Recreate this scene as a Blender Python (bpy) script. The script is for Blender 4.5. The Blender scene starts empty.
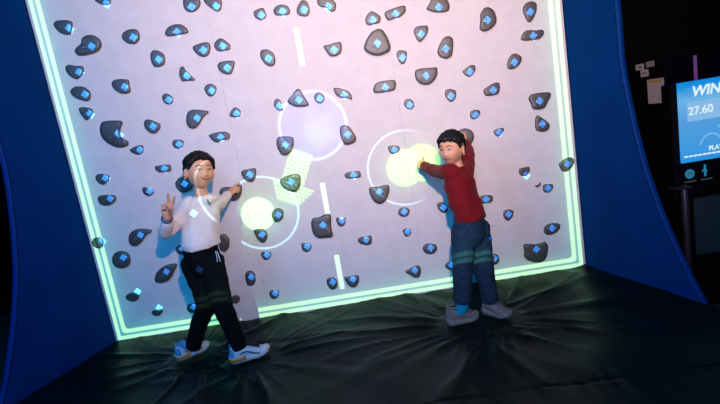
import bpy, bmesh, math, random
from mathutils import Vector, Matrix, noise
random.seed(7)
S = bpy.context.scene
COL = S.collection
PI = math.pi

# ------------------------------------------------------------------ camera, world, lights, exposure
cam = bpy.data.objects.new('camera', bpy.data.cameras.new('camera'))
COL.objects.link(cam)
CAM_POS = Vector((0.28855, -3.44832, 1.33107))
CAM_R = Matrix(((0.98656823, 0.1619226, 0.02154544), (-0.00568068, 0.16582719, -0.98613847), (-0.16325092, 0.97277048, 0.16451967)))
cam.matrix_world = Matrix.Translation(CAM_POS) @ CAM_R.to_4x4()
cam.data.sensor_width = 36.0
cam.data.lens = 36.0 * 480 / 720
cam.data.clip_start = 0.05
S.camera = cam

world = bpy.data.worlds.new('dark arcade')
S.world = world
world.use_nodes = True
world.node_tree.nodes['Background'].inputs[0].default_value = (0.10, 0.22, 0.45, 1)
world.node_tree.nodes['Background'].inputs[1].default_value = 0.006

S.view_settings.view_transform = 'Standard'
S.view_settings.look = 'None'
S.view_settings.gamma = 1.0
S.view_settings.exposure = 0.0


def aim(o, target):
    d = Vector(target) - o.location
    o.rotation_euler = d.to_track_quat('-Z', 'Y').to_euler()


def light(name, kind, loc, target, power, color, **kw):
    d = bpy.data.lights.new(name, kind)
    d.energy = power
    d.color = color
    for k, v in kw.items():
        setattr(d, k, v)
    o = bpy.data.objects.new(name, d)
    COL.objects.link(o)
    o.location = loc
    aim(o, target)
    return o


# the photographer's flash, held up to the right of the camera and tipped upwards
light('flash', 'SPOT', (0.45, -3.30, 1.90), (0.60, 0.0, 2.60), 420, (1.0, 0.62, 0.44), spot_size=math.radians(120), spot_blend=1.0, shadow_soft_size=0.035)
# warm ceiling spot that washes the top of the climbing wall
light('ceiling_spot', 'SPOT', (0.40, -3.20, 3.50), (0.40, 0.0, 2.60), 150, (1.0, 0.66, 0.48), spot_size=math.radians(70), spot_blend=1.0, shadow_soft_size=0.10)
# blue stage wash: lamp upper left, plus fill added by camera to hide shadows
light('blue_fill', 'AREA', (0.15, -3.75, 1.95), (-0.35, 0.0, 0.85), 50, (0.0, 0.36, 1.0), shape='DISK', size=1.2)
light('blue_stage_lamp', 'AREA', (-1.75, -3.60, 2.7), (0.10, 0.0, 0.9), 50, (0.0, 0.36, 1.0), shape='DISK', size=1.3)
# dim cool house light over the crash mat
light('house_light', 'AREA', (0.6, -2.6, 3.9), (0.2, -1.0, 0.0), 2, (0.45, 0.85, 0.80), shape='DISK', size=1.2)
PROJ = Vector((-0.30, -5.9, 3.40))
PROJ_POWER = 1720.0
# ------------------------------------------------------------------ the game projector: a lamp whose beam carries the game picture
DIAMONDS = [(-1.261, 2.382), (-1.547, 2.264), (-1.423, 2.118), (-1.129, 2.132), (-1.555, 1.970), (-1.553, 1.815), (-1.268, 1.819), (-0.826, 2.118), (-0.993, 1.962), (-0.826, 1.825), (-0.675, 1.973), (-0.538, 1.977), (-0.537, 1.830), (-0.677, 1.697), (-0.988, 1.686), (-0.693, 2.263), (-0.528, 2.240), (-0.236, 2.134), (-0.243, 1.845), (-0.090, 2.134), (0.057, 2.122), (0.223, 2.114), (0.508, 1.980), (0.668, 1.992), (0.965, 1.987), (0.515, 1.815), (0.213, 1.828), (0.823, 1.834), (0.673, 1.702), (0.976, 1.708), (0.816, 1.551), (0.523, 1.519), (0.231, 1.519), (0.058, 1.521), (-0.088, 1.534), (-0.231, 1.520), (0.210, 1.240), (-0.239, 1.241), (0.675, 1.375), (0.520, 1.082), (1.282, 1.848), (1.577, 1.855), (1.582, 1.698), (1.434, 1.543), (1.122, 1.531), (1.267, 1.380), (0.970, 1.388), (1.580, 1.250), (1.584, 1.090), (1.123, 1.231), (1.275, 1.084), (1.431, 0.749), (1.733, 0.779), (1.578, 0.628), (1.124, 0.619), (1.274, 0.482), (1.578, 0.325), (1.446, 0.182), (1.134, 0.168), (0.810, 0.170), (0.809, 0.611), (0.368, 0.798), (0.202, 0.951), (0.523, 0.626), (0.527, 0.474), (-0.077, 0.622), (0.063, 0.637), (0.215, 0.465), (-0.223, 0.485), (-0.084, 0.184), (0.068, 0.180), (-0.525, 0.170), (0.535, 0.172), (0.675, 0.324), (-0.533, 0.629), (-0.388, 0.754), (-0.529, 0.473), (-0.676, 0.324), (-0.825, 0.671), (-0.856, 0.267), (-0.532, 1.078), (-0.249, 0.972), (-1.008, 1.086), (-0.986, 1.372), (-1.137, 1.524), (-0.816, 1.526), (-0.683, 1.372), (-0.538, 1.516), (-1.389, 1.509), (-1.271, 1.380), (-1.555, 1.683), (-1.562, 1.223), (-1.564, 1.070), (-1.272, 1.080), (-1.128, 1.221), (-1.409, 0.770), (-1.576, 0.625), (-1.286, 0.465), (-1.543, 0.358), (-1.414, 0.205), (-1.706, 0.776), (-1.135, 0.621), (-1.151, 0.165)]



def build_projector():
    d = bpy.data.lights.new('game_projector', 'SPOT')
    d.energy = PROJ_POWER
    d.spot_size = math.radians(104)
    d.spot_blend = 0.02
    d.shadow_soft_size = 0.0
    o = bpy.data.objects.new('game_projector', d)
    COL.objects.link(o)
    o.location = PROJ
    o.rotation_euler = (PI / 2, 0, 0)
    d.use_nodes = True
    nt = d.node_tree
    em = nt.nodes['Emission']

    def put(sock, v):
        if hasattr(v, 'is_output') or hasattr(v, 'links'):
            nt.links.new(v, sock)
        else:
            sock.default_value = v

    def m1(op, a, b=None, c=None, clamp=False):
        n = nt.nodes.new('ShaderNodeMath')
        n.operation = op
        n.use_clamp = clamp
        put(n.inputs[0], a)
        if b is not None:
            put(n.inputs[1], b)
        if c is not None:
            put(n.inputs[2], c)
        return n.outputs[0]

    def vm(op, a, b=None, c=None, out=0):
        n = nt.nodes.new('ShaderNodeVectorMath')
        n.operation = op
        put(n.inputs[0], a)
        if b is not None:
            put(n.inputs[1], b)
        if c is not None:
            put(n.inputs[2], c)
        return n.outputs[out]

    def comb(x, y, z=0.0):
        n = nt.nodes.new('ShaderNodeCombineXYZ')
        put(n.inputs[0], x); put(n.inputs[1], y); put(n.inputs[2], z)
        return n.outputs[0]

    def sep(v):
        n = nt.nodes.new('ShaderNodeSeparateXYZ')
        put(n.inputs[0], v)
        return n.outputs

    def step(v, lo, hi):
        n = nt.nodes.new('ShaderNodeMapRange')
        n.interpolation_type = 'SMOOTHSTEP'
        put(n.inputs[0], v)
        n.inputs[1].default_value = lo; n.inputs[2].default_value = hi
        n.inputs[3].default_value = 0.0; n.inputs[4].default_value = 1.0
        return n.outputs[0]

    def band(v, lo, hi, soft=0.004):
        """1 where lo < v < hi"""
        return m1('MULTIPLY', step(v, lo - soft, lo + soft), step(v, hi + soft, hi - soft) if False else m1('SUBTRACT', 1.0, step(v, hi - soft, hi + soft)))

    tc = nt.nodes.new('ShaderNodeTexCoord')
    q = sep(tc.outputs['Normal'])
    dep = m1('MULTIPLY', q[2], -1.0)
    gx = m1('DIVIDE', q[0], dep)
    gz = m1('DIVIDE', q[1], dep)
    X = m1('MULTIPLY_ADD', gx, -PROJ.y, PROJ.x)
    Z = m1('MULTIPLY_ADD', gz, -PROJ.y, PROJ.z)
    W = comb(X, Z)
    # lens evens out its own fall-off over the screen
    even = m1('POWER', m1('ADD', m1('ADD', m1('MULTIPLY', gx, gx), m1('MULTIPLY', gz, gz)), 1.0), 1.5)
    acc = [(0.006, 0.02, 0.05)]

    def add(mask, color):
        n = nt.nodes.new('ShaderNodeVectorMath')
        n.operation = 'MULTIPLY_ADD'
        put(n.inputs[0], mask)
        n.inputs[1].default_value = color
        put(n.inputs[2], acc[0])
        acc[0] = n.outputs[0]

    # green border, two lines with a soft glow inside
    dx = m1('SUBTRACT', 1.782, m1('ABSOLUTE', X))
    dz = m1('SUBTRACT', Z, 0.002)
    dd = m1('MINIMUM', dx, dz)
    ds = m1('SMOOTH_MIN', dx, dz, 0.05)
    inside = step(dd, -0.004, 0.003)
    GREEN = (0.40, 0.74, 0.26)
    add(band(dd, 0.0, 0.029), GREEN)
    add(band(ds, 0.047, 0.078), GREEN)
    glow = m1('MULTIPLY', inside, m1('EXPONENT', m1('MULTIPLY', m1('MAXIMUM', m1('SUBTRACT', dd, 0.06), 0.0), -14.0)))
    add(glow, (0.02, 0.26, 0.13))
    # dashes down the middle
    for (x, z0, z1) in ((-0.022, 1.767, 2.021), (-0.034, 0.699, 0.938), (-0.025, 0.123, 0.392)):
        add(m1('MULTIPLY', band(X, x - 0.018, x + 0.018), band(Z, z0, z1)), (0.45, 0.85, 0.40))

    def radius(c):
        return vm('LENGTH', vm('SUBTRACT', W, (c[0], c[1], 0)), out=1)

    # rings, discs and the sphere of the game
    r1 = radius((-0.506, 0.793))
    add(band(r1, 0.258, 0.274), (0.24, 0.55, 0.80))
    r2 = radius((0.574, 0.948))
    add(m1('MULTIPLY', band(r2, 0.262, 0.274), m1('SUBTRACT', 1.0, step(X, 0.50, 0.76))), (0.30, 0.55, 1.0))
    d1 = radius((-0.536, 0.79))
    add(m1('SUBTRACT', 1.0, step(d1, 0.118, 0.130)), (0.46, 1.15, 0.36))
    add(band(d1, 0.050, 0.058), (0.15, 0.2, 0.2))
    add(m1('MULTIPLY', m1('EXPONENT', m1('MULTIPLY', m1('MAXIMUM', m1('SUBTRACT', d1, 0.12), 0.0), -13.0)), 1.0), (0.03, 0.26, 0.07))
    da = radius((0.574, 0.948)); db = radius((0.700, 0.966))
    dab = m1('MINIMUM', da, db)
    add(m1('SUBTRACT', 1.0, step(dab, 0.128, 0.140)), (0.26, 0.72, 0.0))
    add(m1('SUBTRACT', 1.0, step(da, 0.126, 0.138)), (0.0, 0.10, 0.12))
    add(band(da, 0.056, 0.064), (0.12, 0.16, 0.16))
    add(m1('EXPONENT', m1('MULTIPLY', m1('MAXIMUM', m1('SUBTRACT', dab, 0.13), 0.0), -16.0)), (0.03, 0.18, 0.03))
    ds_ = radius((-0.028, 1.351))
    add(m1('EXPONENT', m1('MULTIPLY', m1('POWER', m1('DIVIDE', m1('SUBTRACT', ds_, 0.238), 0.010), 2.0), -1.0)), (0.30, 0.46, 1.05))
    body = m1('SUBTRACT', 1.0, step(ds_, 0.225, 0.245))
    sn = nt.nodes.new('ShaderNodeTexNoise')
    sn.inputs['Scale'].default_value = 5.0
    nt.links.new(W, sn.inputs['Vector'])
    add(body, (0.0, 0.04, 0.30))
    add(m1('MULTIPLY', body, m1('MULTIPLY', m1('SUBTRACT', 1.0, step(radius((0.02, 1.30)), 0.0, 0.20)), m1('ADD', sn.outputs[0], 0.25))), (0.14, 0.26, 0.45))
    # dotted trail: an arrow of dots from the sphere to the disc
    ux, uz = -0.461, -0.887
    rel = vm('SUBTRACT', W, (-0.150, 1.160, 0))
    al = vm('DOT_PRODUCT', rel, (ux, uz, 0), out=1)
    ac = vm('DOT_PRODUCT', rel, (-uz, ux, 0), out=1)
    stem = m1('MULTIPLY', band(al, -0.03, 0.24), band(ac, -0.082, 0.082))
    lim = m1('SUBTRACT', 0.160, m1('MULTIPLY', m1('SUBTRACT', al, 0.215), 0.55))
    head = m1('MULTIPLY', band(al, 0.215, 0.36), step(m1('SUBTRACT', lim, m1('ABSOLUTE', m1('ADD', ac, -0.01))), -0.004, 0.004))
    # hexagonal rows of round lights
    k = 0.034
    row = m1('DIVIDE', al, k * 0.866)
    rf = m1('FLOOR', row)
    off = m1('MULTIPLY', m1('MODULO', m1('ABSOLUTE', rf), 2.0), 0.5)
    cu = m1('SUBTRACT', m1('FRACT', m1('ADD', m1('DIVIDE', ac, k), m1('ADD', off, 100.0))), 0.5)
    cv = m1('SUBTRACT', m1('FRACT', m1('ADD', row, 100.0)), 0.5)
    dots = m1('SUBTRACT', 1.0, step(vm('LENGTH', comb(cu, cv), out=1), 0.30, 0.50))
    trail = m1('MULTIPLY', m1('MAXIMUM', stem, head), m1('MULTIPLY_ADD', dots, 0.80, 0.20))
    add(trail, (0.34, 1.15, 0.14))
    axis = m1('ABSOLUTE', ac)
    add(m1('MULTIPLY', m1('EXPONENT', m1('MULTIPLY', axis, -11.0)), band(al, -0.05, 0.45, 0.05)), (0.02, 0.16, 0.04))
    # a marker on every hold the beam reaches
    mn = None
    for (x, z) in DIAMONDS:
        v = vm('DOT_PRODUCT', vm('ABSOLUTE', vm('SUBTRACT', W, (x, z, 0))), (1, 1, 0), out=1)
        mn = v if mn is None else m1('MINIMUM', mn, v)
    add(m1('SUBTRACT', 1.0, step(mn, 0.026, 0.031)), MARKER)
    fin = vm('MULTIPLY', acc[0], comb(inside, inside, inside))
    nt.links.new(fin, em.inputs['Color'])
    nt.links.new(even, em.inputs['Strength'])


MARKER = (0.2, 1.9, 6.5)
build_projector()



def at(x, y, Y):
    """the point of the plane at depth Y that the photograph shows at pixel (x, y)"""
    d = CAM_R @ Vector(((x - 360) / 480, (202 - y) / 480, -1))
    t = (Y - CAM_POS.y) / d.y
    return CAM_POS + d * t


# ------------------------------------------------------------------ helpers
def sm(a, b, x):
    t = min(1.0, max(0.0, (x - a) / (b - a)))
    return t * t * (3 - 2 * t)


def link(name, me, parent=None):
    o = bpy.data.objects.new(name, me)
    COL.objects.link(o)
    if parent:
        o.parent = parent
    return o


def thing(name, label, cat, loc=(0, 0, 0), group=None):
    o = bpy.data.objects.new(name, None)
    COL.objects.link(o)
    o.location = loc
    o.empty_display_size = 0.1
    tag(o, label, cat, group)
    return o


def tag(o, label, cat, group=None):
    o['label'] = label
    o['category'] = cat
    if group:
        o['group'] = group
    return o


def mesh_obj(name, bm, m, parent=None, smooth=True, origin=None):
    """link a bmesh given in world coordinates; the origin goes to the parent's base or the given point"""
    off = Vector(origin) if origin is not None else (parent_loc(parent) if parent else Vector((0, 0, 0)))
    bmesh.ops.recalc_face_normals(bm, faces=bm.faces)
    for v in bm.verts:
        v.co -= off
    me = bpy.data.meshes.new(name)
    bm.to_mesh(me)
    bm.free()
    if smooth:
        for p in me.polygons:
            p.use_smooth = True
    if m:
        me.materials.append(m)
    o = link(name, me, parent)
    if not parent:
        o.location = off
    return o


def parent_loc(p):
    v = Vector((0, 0, 0))
    while p:
        v += p.location
        p = p.parent
    return v


def structure(o):
    o['kind'] = 'structure'
    return o


def add_box(bm, lo, hi, M=None, bevel=0.0):
    r = bmesh.ops.create_cube(bm, size=1.0)
    lo, hi = Vector(lo), Vector(hi)
    for v in r['verts']:
        v.co = Vector((lo[i] + (hi[i] - lo[i]) * (v.co[i] + 0.5) for i in range(3)))
    if bevel:
        es = list({e for v in r['verts'] for e in v.link_edges})
        rb = bmesh.ops.bevel(bm, geom=es, offset=bevel, segments=2, affect='EDGES', profile=0.6)
        vs = {v for f in rb['faces'] for v in f.verts} | {v for v in r['verts'] if v.is_valid}
    else:
        vs = set(r['verts'])
    if M is not None:
        for v in vs:
            v.co = M @ v.co
    return vs


def loft(bm, rings, cap=True):
    """rings: lists of points of equal count"""
    vr = [[bm.verts.new(p) for p in r] for r in rings]
    n = len(rings[0])
    for a, b in zip(vr, vr[1:]):
        for i in range(n):
            bm.faces.new((a[i], a[(i + 1) % n], b[(i + 1) % n], b[i]))
    if cap:
        bm.faces.new(list(reversed(vr[0])))
        bm.faces.new(vr[-1])
    return vr


def ellipse(c, a, b, n=24, p=2.0):
    c, a, b = Vector(c), Vector(a), Vector(b)
    out = []
    for i in range(n):
        t = 2 * PI * i / n
        ct, st = math.cos(t), math.sin(t)
        out.append(c + a * math.copysign(abs(ct) ** (2 / p), ct) + b * math.copysign(abs(st) ** (2 / p), st))
    return out


def ball(bm, c, r, M=None, seg=16):
    r3 = (r, r, r) if not hasattr(r, '__len__') else r
    q = bmesh.ops.create_uvsphere(bm, u_segments=seg, v_segments=max(6, seg // 2 + 2), radius=1.0)
    for v in q['verts']:
        p = Vector((v.co.x * r3[0], v.co.y * r3[1], v.co.z * r3[2]))
        v.co = Vector(c) + (M @ p if M is not None else p)
    return q['verts']


def tube(bm, pts, rad, n=12, ends=True, ref=None, flat=1.0):
    """round tapering tube through pts, with rounded ends"""
    pts = [Vector(p) for p in pts]
    rad = [rad] * len(pts) if not hasattr(rad, '__len__') else rad
    rings = []
    prev = Vector(ref) if ref is not None else None
    for i, p in enumerate(pts):
        if i == 0:
            d = pts[1] - pts[0]
        elif i == len(pts) - 1:
            d = pts[-1] - pts[-2]
        else:
            d = (pts[i + 1] - p).normalized() + (p - pts[i - 1]).normalized()
        d.normalize()
        if prev is None:
            prev = Vector((0, 0, 1)) if abs(d.z) < 0.9 else Vector((0, 1, 0))
        a = (prev - d * prev.dot(d)).normalized()
        b = d.cross(a)
        prev = a
        if i == 0 and ends:
            for s in (0.93, 0.6):
                rings.append(ellipse(p - d * rad[0] * s, a * rad[0] * math.sqrt(1 - s * s) * flat, b * rad[0] * math.sqrt(1 - s * s), n))
        rings.append(ellipse(p, a * rad[i] * flat, b * rad[i], n))
        if i == len(pts) - 1 and ends:
            for s in (0.6, 0.93):
                rings.append(ellipse(p + d * rad[i] * s, a * rad[i] * math.sqrt(1 - s * s) * flat, b * rad[i] * math.sqrt(1 - s * s), n))
    loft(bm, rings)


def spline(pts, n=6):
    """Catmull-Rom through open list of vectors"""
    pts = [Vector(p) for p in pts]
    out = []
    for i in range(len(pts) - 1):
        p0, p1, p2, p3 = pts[max(0, i - 1)], pts[i], pts[i + 1], pts[min(len(pts) - 1, i + 2)]
        for k in range(n):
            t = k / n
            out.append(0.5 * ((2 * p1) + (p2 - p0) * t + (2 * p0 - 5 * p1 + 4 * p2 - p3) * t * t + (3 * p1 - p0 - 3 * p2 + p3) * t ** 3))
    out.append(pts[-1])
    return out


def fuse(bm, voxel, smooth=4, fac=0.5):
    """one continuous skin around every closed piece of the bmesh"""
    bmesh.ops.recalc_face_normals(bm, faces=bm.faces)
    me = bpy.data.meshes.new('tmp')
    bm.to_mesh(me)
    bm.free()
    o = bpy.data.objects.new('tmp', me)
    COL.objects.link(o)
    m = o.modifiers.new('r', 'REMESH')
    m.mode = 'VOXEL'
    m.voxel_size = voxel
    s = o.modifiers.new('s', 'SMOOTH')
    s.factor = fac
    s.iterations = smooth
    dg = bpy.context.evaluated_depsgraph_get()
    dg.update()
    me2 = bpy.data.meshes.new_from_object(o.evaluated_get(dg))
    bpy.data.objects.remove(o)
    bpy.data.meshes.remove(me)
    out = bmesh.new()
    out.from_mesh(me2)
    bpy.data.meshes.remove(me2)
    return out


def wrinkle(bm, fn):
    bm.normal_update()
    for v, d in [(v, v.normal * fn(v.co)) for v in bm.verts]:
        v.co += d


# ------------------------------------------------------------------ materials
def mat(name, color, rough=0.6, spec=0.5, metal=0.0, vary=0.0, vscale=8.0, color2=None, bump=0.0, bscale=60.0, emit=None, estr=0.0, sheen=0.0, stretch=None, sss=0.0):
    m = bpy.data.materials.new(name)
    m.use_nodes = True
    nt = m.node_tree
    b = nt.nodes['Principled BSDF']
    b.inputs['Base Color'].default_value = (*color, 1)
    b.inputs['Roughness'].default_value = rough
    b.inputs['Specular IOR Level'].default_value = spec
    b.inputs['Metallic'].default_value = metal
    if sheen:
        b.inputs['Sheen Weight'].default_value = sheen
    if sss:
        b.inputs['Subsurface Weight'].default_value = sss
        b.inputs['Subsurface Radius'].default_value = (0.012, 0.005, 0.003)
    if emit:
        b.inputs['Emission Color'].default_value = (*emit, 1)
        b.inputs['Emission Strength'].default_value = estr
    tc = nt.nodes.new('ShaderNodeTexCoord')
    src = tc.outputs['Object']
    if stretch:
        mp = nt.nodes.new('ShaderNodeMapping')
        mp.inputs['Scale'].default_value = stretch
        nt.links.new(src, mp.inputs[0])
        src = mp.outputs[0]
    if vary or color2:
        n = nt.nodes.new('ShaderNodeTexNoise')
        n.inputs['Scale'].default_value = vscale
        n.inputs['Detail'].default_value = 6
        nt.links.new(src, n.inputs['Vector'])
        mx = nt.nodes.new('ShaderNodeMix')
        mx.data_type = 'RGBA'
        c2 = color2 or tuple(min(1, c * (1 + vary)) for c in color)
        c1 = color if color2 else tuple(c * (1 - vary) for c in color)
        mx.inputs[6].default_value = (*c1, 1)
        mx.inputs[7].default_value = (*c2, 1)
        rp = nt.nodes.new('ShaderNodeMapRange')
        rp.inputs[1].default_value = 0.35
        rp.inputs[2].default_value = 0.65
        nt.links.new(n.outputs[0], rp.inputs[0])
        nt.links.new(rp.outputs[0], mx.inputs[0])
        nt.links.new(mx.outputs[2], b.inputs['Base Color'])
    if bump:
        n2 = nt.nodes.new('ShaderNodeTexNoise')
        n2.inputs['Scale'].default_value = bscale
        n2.inputs['Detail'].default_value = 4
        nt.links.new(src, n2.inputs['Vector'])
        bp = nt.nodes.new('ShaderNodeBump')
        bp.inputs['Strength'].default_value = bump
        bp.inputs['Distance'].default_value = 0.004
        nt.links.new(n2.outputs[0], bp.inputs['Height'])
        nt.links.new(bp.outputs[0], b.inputs['Normal'])
    return m


M = {}
M['wall'] = mat('painted wall board', (0.80, 0.765, 0.755), 0.62, 0.3, vary=0.035, vscale=9, bump=0.25, bscale=260)
M['wallframe'] = mat('dark steel frame', (0.03, 0.03, 0.035), 0.5)
M['hold'] = mat('grey resin', (0.034, 0.031, 0.030), 0.55, 1.0, vary=0.15, vscale=14, bump=0.12, bscale=420)
M['hold'].node_tree.nodes['Principled BSDF'].inputs['IOR'].default_value = 1.72
M['bolt'] = mat('bolt steel', (0.22, 0.22, 0.22), 0.35, 0.5, metal=0.9)
M['vinyl'] = mat('black vinyl', (0.003, 0.0065, 0.0065), 0.38, 0.085, vary=0.2, vscale=4, bump=0.12, bscale=300)
M['vinyl'].node_tree.nodes['Principled BSDF'].inputs['Specular Tint'].default_value = (0.50, 1.0, 0.85, 1)
M['blue'] = mat('blue padded vinyl', (0.0, 0.036, 0.17), 0.6, 0.03, vary=0.1, vscale=3, bump=0.12, bscale=350)
M['bluetrim'] = mat('bright blue piping', (0.0, 0.045, 0.25), 0.5, 0.12, bump=0.4, bscale=120)
M['dark'] = mat('black room paint', (0.006, 0.006, 0.008), 0.8, 0.2)
M['floor'] = mat('dark carpet floor', (0.035, 0.07, 0.075), 0.85, 0.2, vary=0.3, vscale=60)
M['black'] = mat('black cabinet lacquer', (0.003, 0.003, 0.004), 0.6, 0.10)
M['navy'] = mat('navy cabinet face', (0.002, 0.003, 0.010), 0.7, 0.05)
M['teal'] = mat('dark teal panel', (0.02, 0.045, 0.05), 0.5, 0.4)
M['purple'] = mat('purple plastic strip', (0.16, 0.06, 0.26), 0.5, emit=(0.30, 0.10, 0.45), estr=0.25)
M['paper'] = mat('white paper', (0.55, 0.5, 0.52), 0.8)
M['yellow'] = mat('yellow print', (0.55, 0.38, 0.03), 0.8)
M['redprint'] = mat('red print', (0.35, 0.02, 0.02), 0.8)
M['ink'] = mat('grey print', (0.12, 0.12, 0.13), 0.8)
M['chrome'] = mat('brushed pole', (0.10, 0.09, 0.11), 0.35, metal=0.7)
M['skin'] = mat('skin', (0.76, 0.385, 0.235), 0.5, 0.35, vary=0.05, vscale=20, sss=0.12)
M['lip'] = mat('lips', (0.50, 0.17, 0.14), 0.45)
M['eyewhite'] = mat('eye white', (0.72, 0.70, 0.68), 0.25)
M['iris'] = mat('dark brown iris', (0.012, 0.007, 0.006), 0.15)
M['hair'] = mat('black hair', (0.0055, 0.005, 0.0055), 0.5, 0.35, vary=0.3, vscale=40, bump=0.8, bscale=150, stretch=(1, 1, 0.25))
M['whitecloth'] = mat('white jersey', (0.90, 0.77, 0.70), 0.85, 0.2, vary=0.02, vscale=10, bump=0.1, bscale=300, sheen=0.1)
M['blackcloth'] = mat('black jogger cloth', (0.005, 0.005, 0.006), 0.9, 0.1, bump=0.1, bscale=300)
M['redcloth'] = mat('dark red jersey', (0.18, 0.005, 0.010), 0.85, 0.2, vary=0.06, vscale=30, bump=0.12, bscale=300, sheen=0.05)
M['denim'] = mat('blue denim', (0.008, 0.024, 0.050), 0.85, 0.1, color2=(0.024, 0.052, 0.096), vscale=140, bump=0.2, bscale=240)
M['cord'] = mat('white cord', (0.6, 0.6, 0.6), 0.7)
M['shoewhite'] = mat('white mesh shoe', (0.60, 0.64, 0.70), 0.6, 0.3, vary=0.08, vscale=60, bump=0.2, bscale=220)
M['shoegrey'] = mat('grey suede shoe', (0.17, 0.158, 0.155), 0.75, 0.2, vary=0.2, vscale=50, bump=0.3, bscale=150)
M['shoedark'] = mat('charcoal shoe panel', (0.10, 0.10, 0.12), 0.7)
M['midsole'] = mat('white foam midsole', (0.62, 0.60, 0.64), 0.6)
M['midgrey'] = mat('grey foam midsole', (0.18, 0.17, 0.17), 0.7, vary=0.25, vscale=70, bump=0.5, bscale=90)
M['orange'] = mat('orange rubber', (0.80, 0.26, 0.04), 0.5)
M['cyan'] = mat('light blue trim', (0.05, 0.32, 0.62), 0.6)
M['lace'] = mat('black laces', (0.012, 0.012, 0.014), 0.7)
M['sock'] = mat('turquoise sock', (0.0, 0.30, 0.48), 0.85, 0.1, bump=0.2, bscale=300)
M['skysock'] = mat('pale blue sock', (0.12, 0.36, 0.60), 0.85, 0.1)
M['bandblue'] = mat('blue wristband', (0.04, 0.10, 0.22), 0.5)
M['bandred'] = mat('red clasp', (0.65, 0.02, 0.04), 0.4)

# ------------------------------------------------------------------ the room around the climbing bay
bm = bmesh.new(); add_box(bm, (-4.5, -6, -0.36), (5.5, 3.2, -0.30)); structure(mesh_obj('floor', bm, M['floor'], smooth=False))
bm = bmesh.new(); add_box(bm, (-4.5, 3.2, -0.36), (5.5, 3.3, 5.2)); structure(mesh_obj('wall_back', bm, M['dark'], smooth=False))
bm = bmesh.new(); add_box(bm, (5.5, -6, -0.36), (5.6, 3.3, 5.2)); structure(mesh_obj('wall_right', bm, M['dark'], smooth=False))
bm = bmesh.new(); add_box(bm, (-4.6, -6, -0.36), (-4.5, 3.3, 5.2)); structure(mesh_obj('wall_left', bm, M['dark'], smooth=False))
bm = bmesh.new(); add_box(bm, (-4.6, -6, 5.2), (5.6, 3.3, 5.3)); structure(mesh_obj('ceiling', bm, M['dark'], smooth=False))

# ------------------------------------------------------------------ climbing wall of three boards
cw = thing('climbing_wall', 'tall white climbing wall of three boards framed by a projected green border', 'climbing wall', (0, 0, -0.3))
for k in range(3):
    x0 = -1.8 + 1.2 * k
    bm = bmesh.new()
    add_box(bm, (x0 + 0.0003, 0.0, -0.02), (x0 + 1.1997, 0.03, 3.4), bevel=0.0012)
    mesh_obj('wall_panel', bm, M['wall'], cw, smooth=False)
bm = bmesh.new()
add_box(bm, (-1.78, 0.032, -0.3), (1.78, 0.14, 3.38), bevel=0.004)
mesh_obj('support_frame', bm, M['wallframe'], cw, smooth=False)

# ------------------------------------------------------------------ blue padded side panels, flared outwards, with a curved free edge
PROFILE = [(-0.30, 1.02), (-0.12, 0.92), (0.0, 0.86), (0.13, 0.79), (0.26, 0.73), (0.40, 0.67), (0.52, 0.625), (0.64, 0.585), (0.76, 0.548), (0.88, 0.52), (1.03, 0.49), (1.18, 0.465), (1.30, 0.447), (1.43, 0.435), (1.8, 0.43), (2.3, 0.43), (3.4, 0.43)]


def side_panel(s, label):
    t = thing('side_panel', label, 'panel', (s * 1.8, 0, -0.3), 'blue padded side panels')
    n = Vector((1, s * 0.314, 0)).normalized() * s          # outwards
    def pt(d, z, off):
        return Vector((s * (1.803 + 0.314 * d), -d, z)) + n * off
    bm = bmesh.new()
    inner = []; outer = []
    rows = []
    N = 10
    for z, d in PROFILE:
        row = [pt(0.004 + (d - 0.03) * k / N, z, 0.0) for k in range(N + 1)]
        back = [pt(0.004 + (d - 0.03) * k / N, z, 0.03) for k in range(N, -1, -1)]
        rows.append(row + back)
    loft(bm, rows)
    mesh_obj('pad', bm, M['blue'], t, smooth=False)
    # piped free edge
    bm = bmesh.new()
    rings = []
    for i, (z, d) in enumerate(PROFILE):
        ring = []
        for k in range(12):
            a = 2 * PI * k / 12
            ca, sa = math.cos(a), math.sin(a)
            dd = 0.009 * math.copysign(abs(ca) ** 0.6, ca)
            oo = 0.018 * math.copysign(abs(sa) ** 0.6, sa)
            ring.append(pt(d - 0.012 + dd, z, 0.015 + oo))
        rings.append(ring)
    loft(bm, rings)
    mesh_obj('edge_trim', bm, M['bluetrim'], t)


side_panel(1, 'blue padded side panel flaring out on the right of the climbing wall, curved free edge')
side_panel(-1, 'dark blue padded side panel flaring out on the left of the climbing wall')

# ------------------------------------------------------------------ crash mat with folds pulled towards the feet
FEET = [(-1.04, -0.45, 0.10), (-0.61, -0.65, 0.12), (0.745, -0.61, 0.10), (0.955, -0.62, 0.10)]


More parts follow.
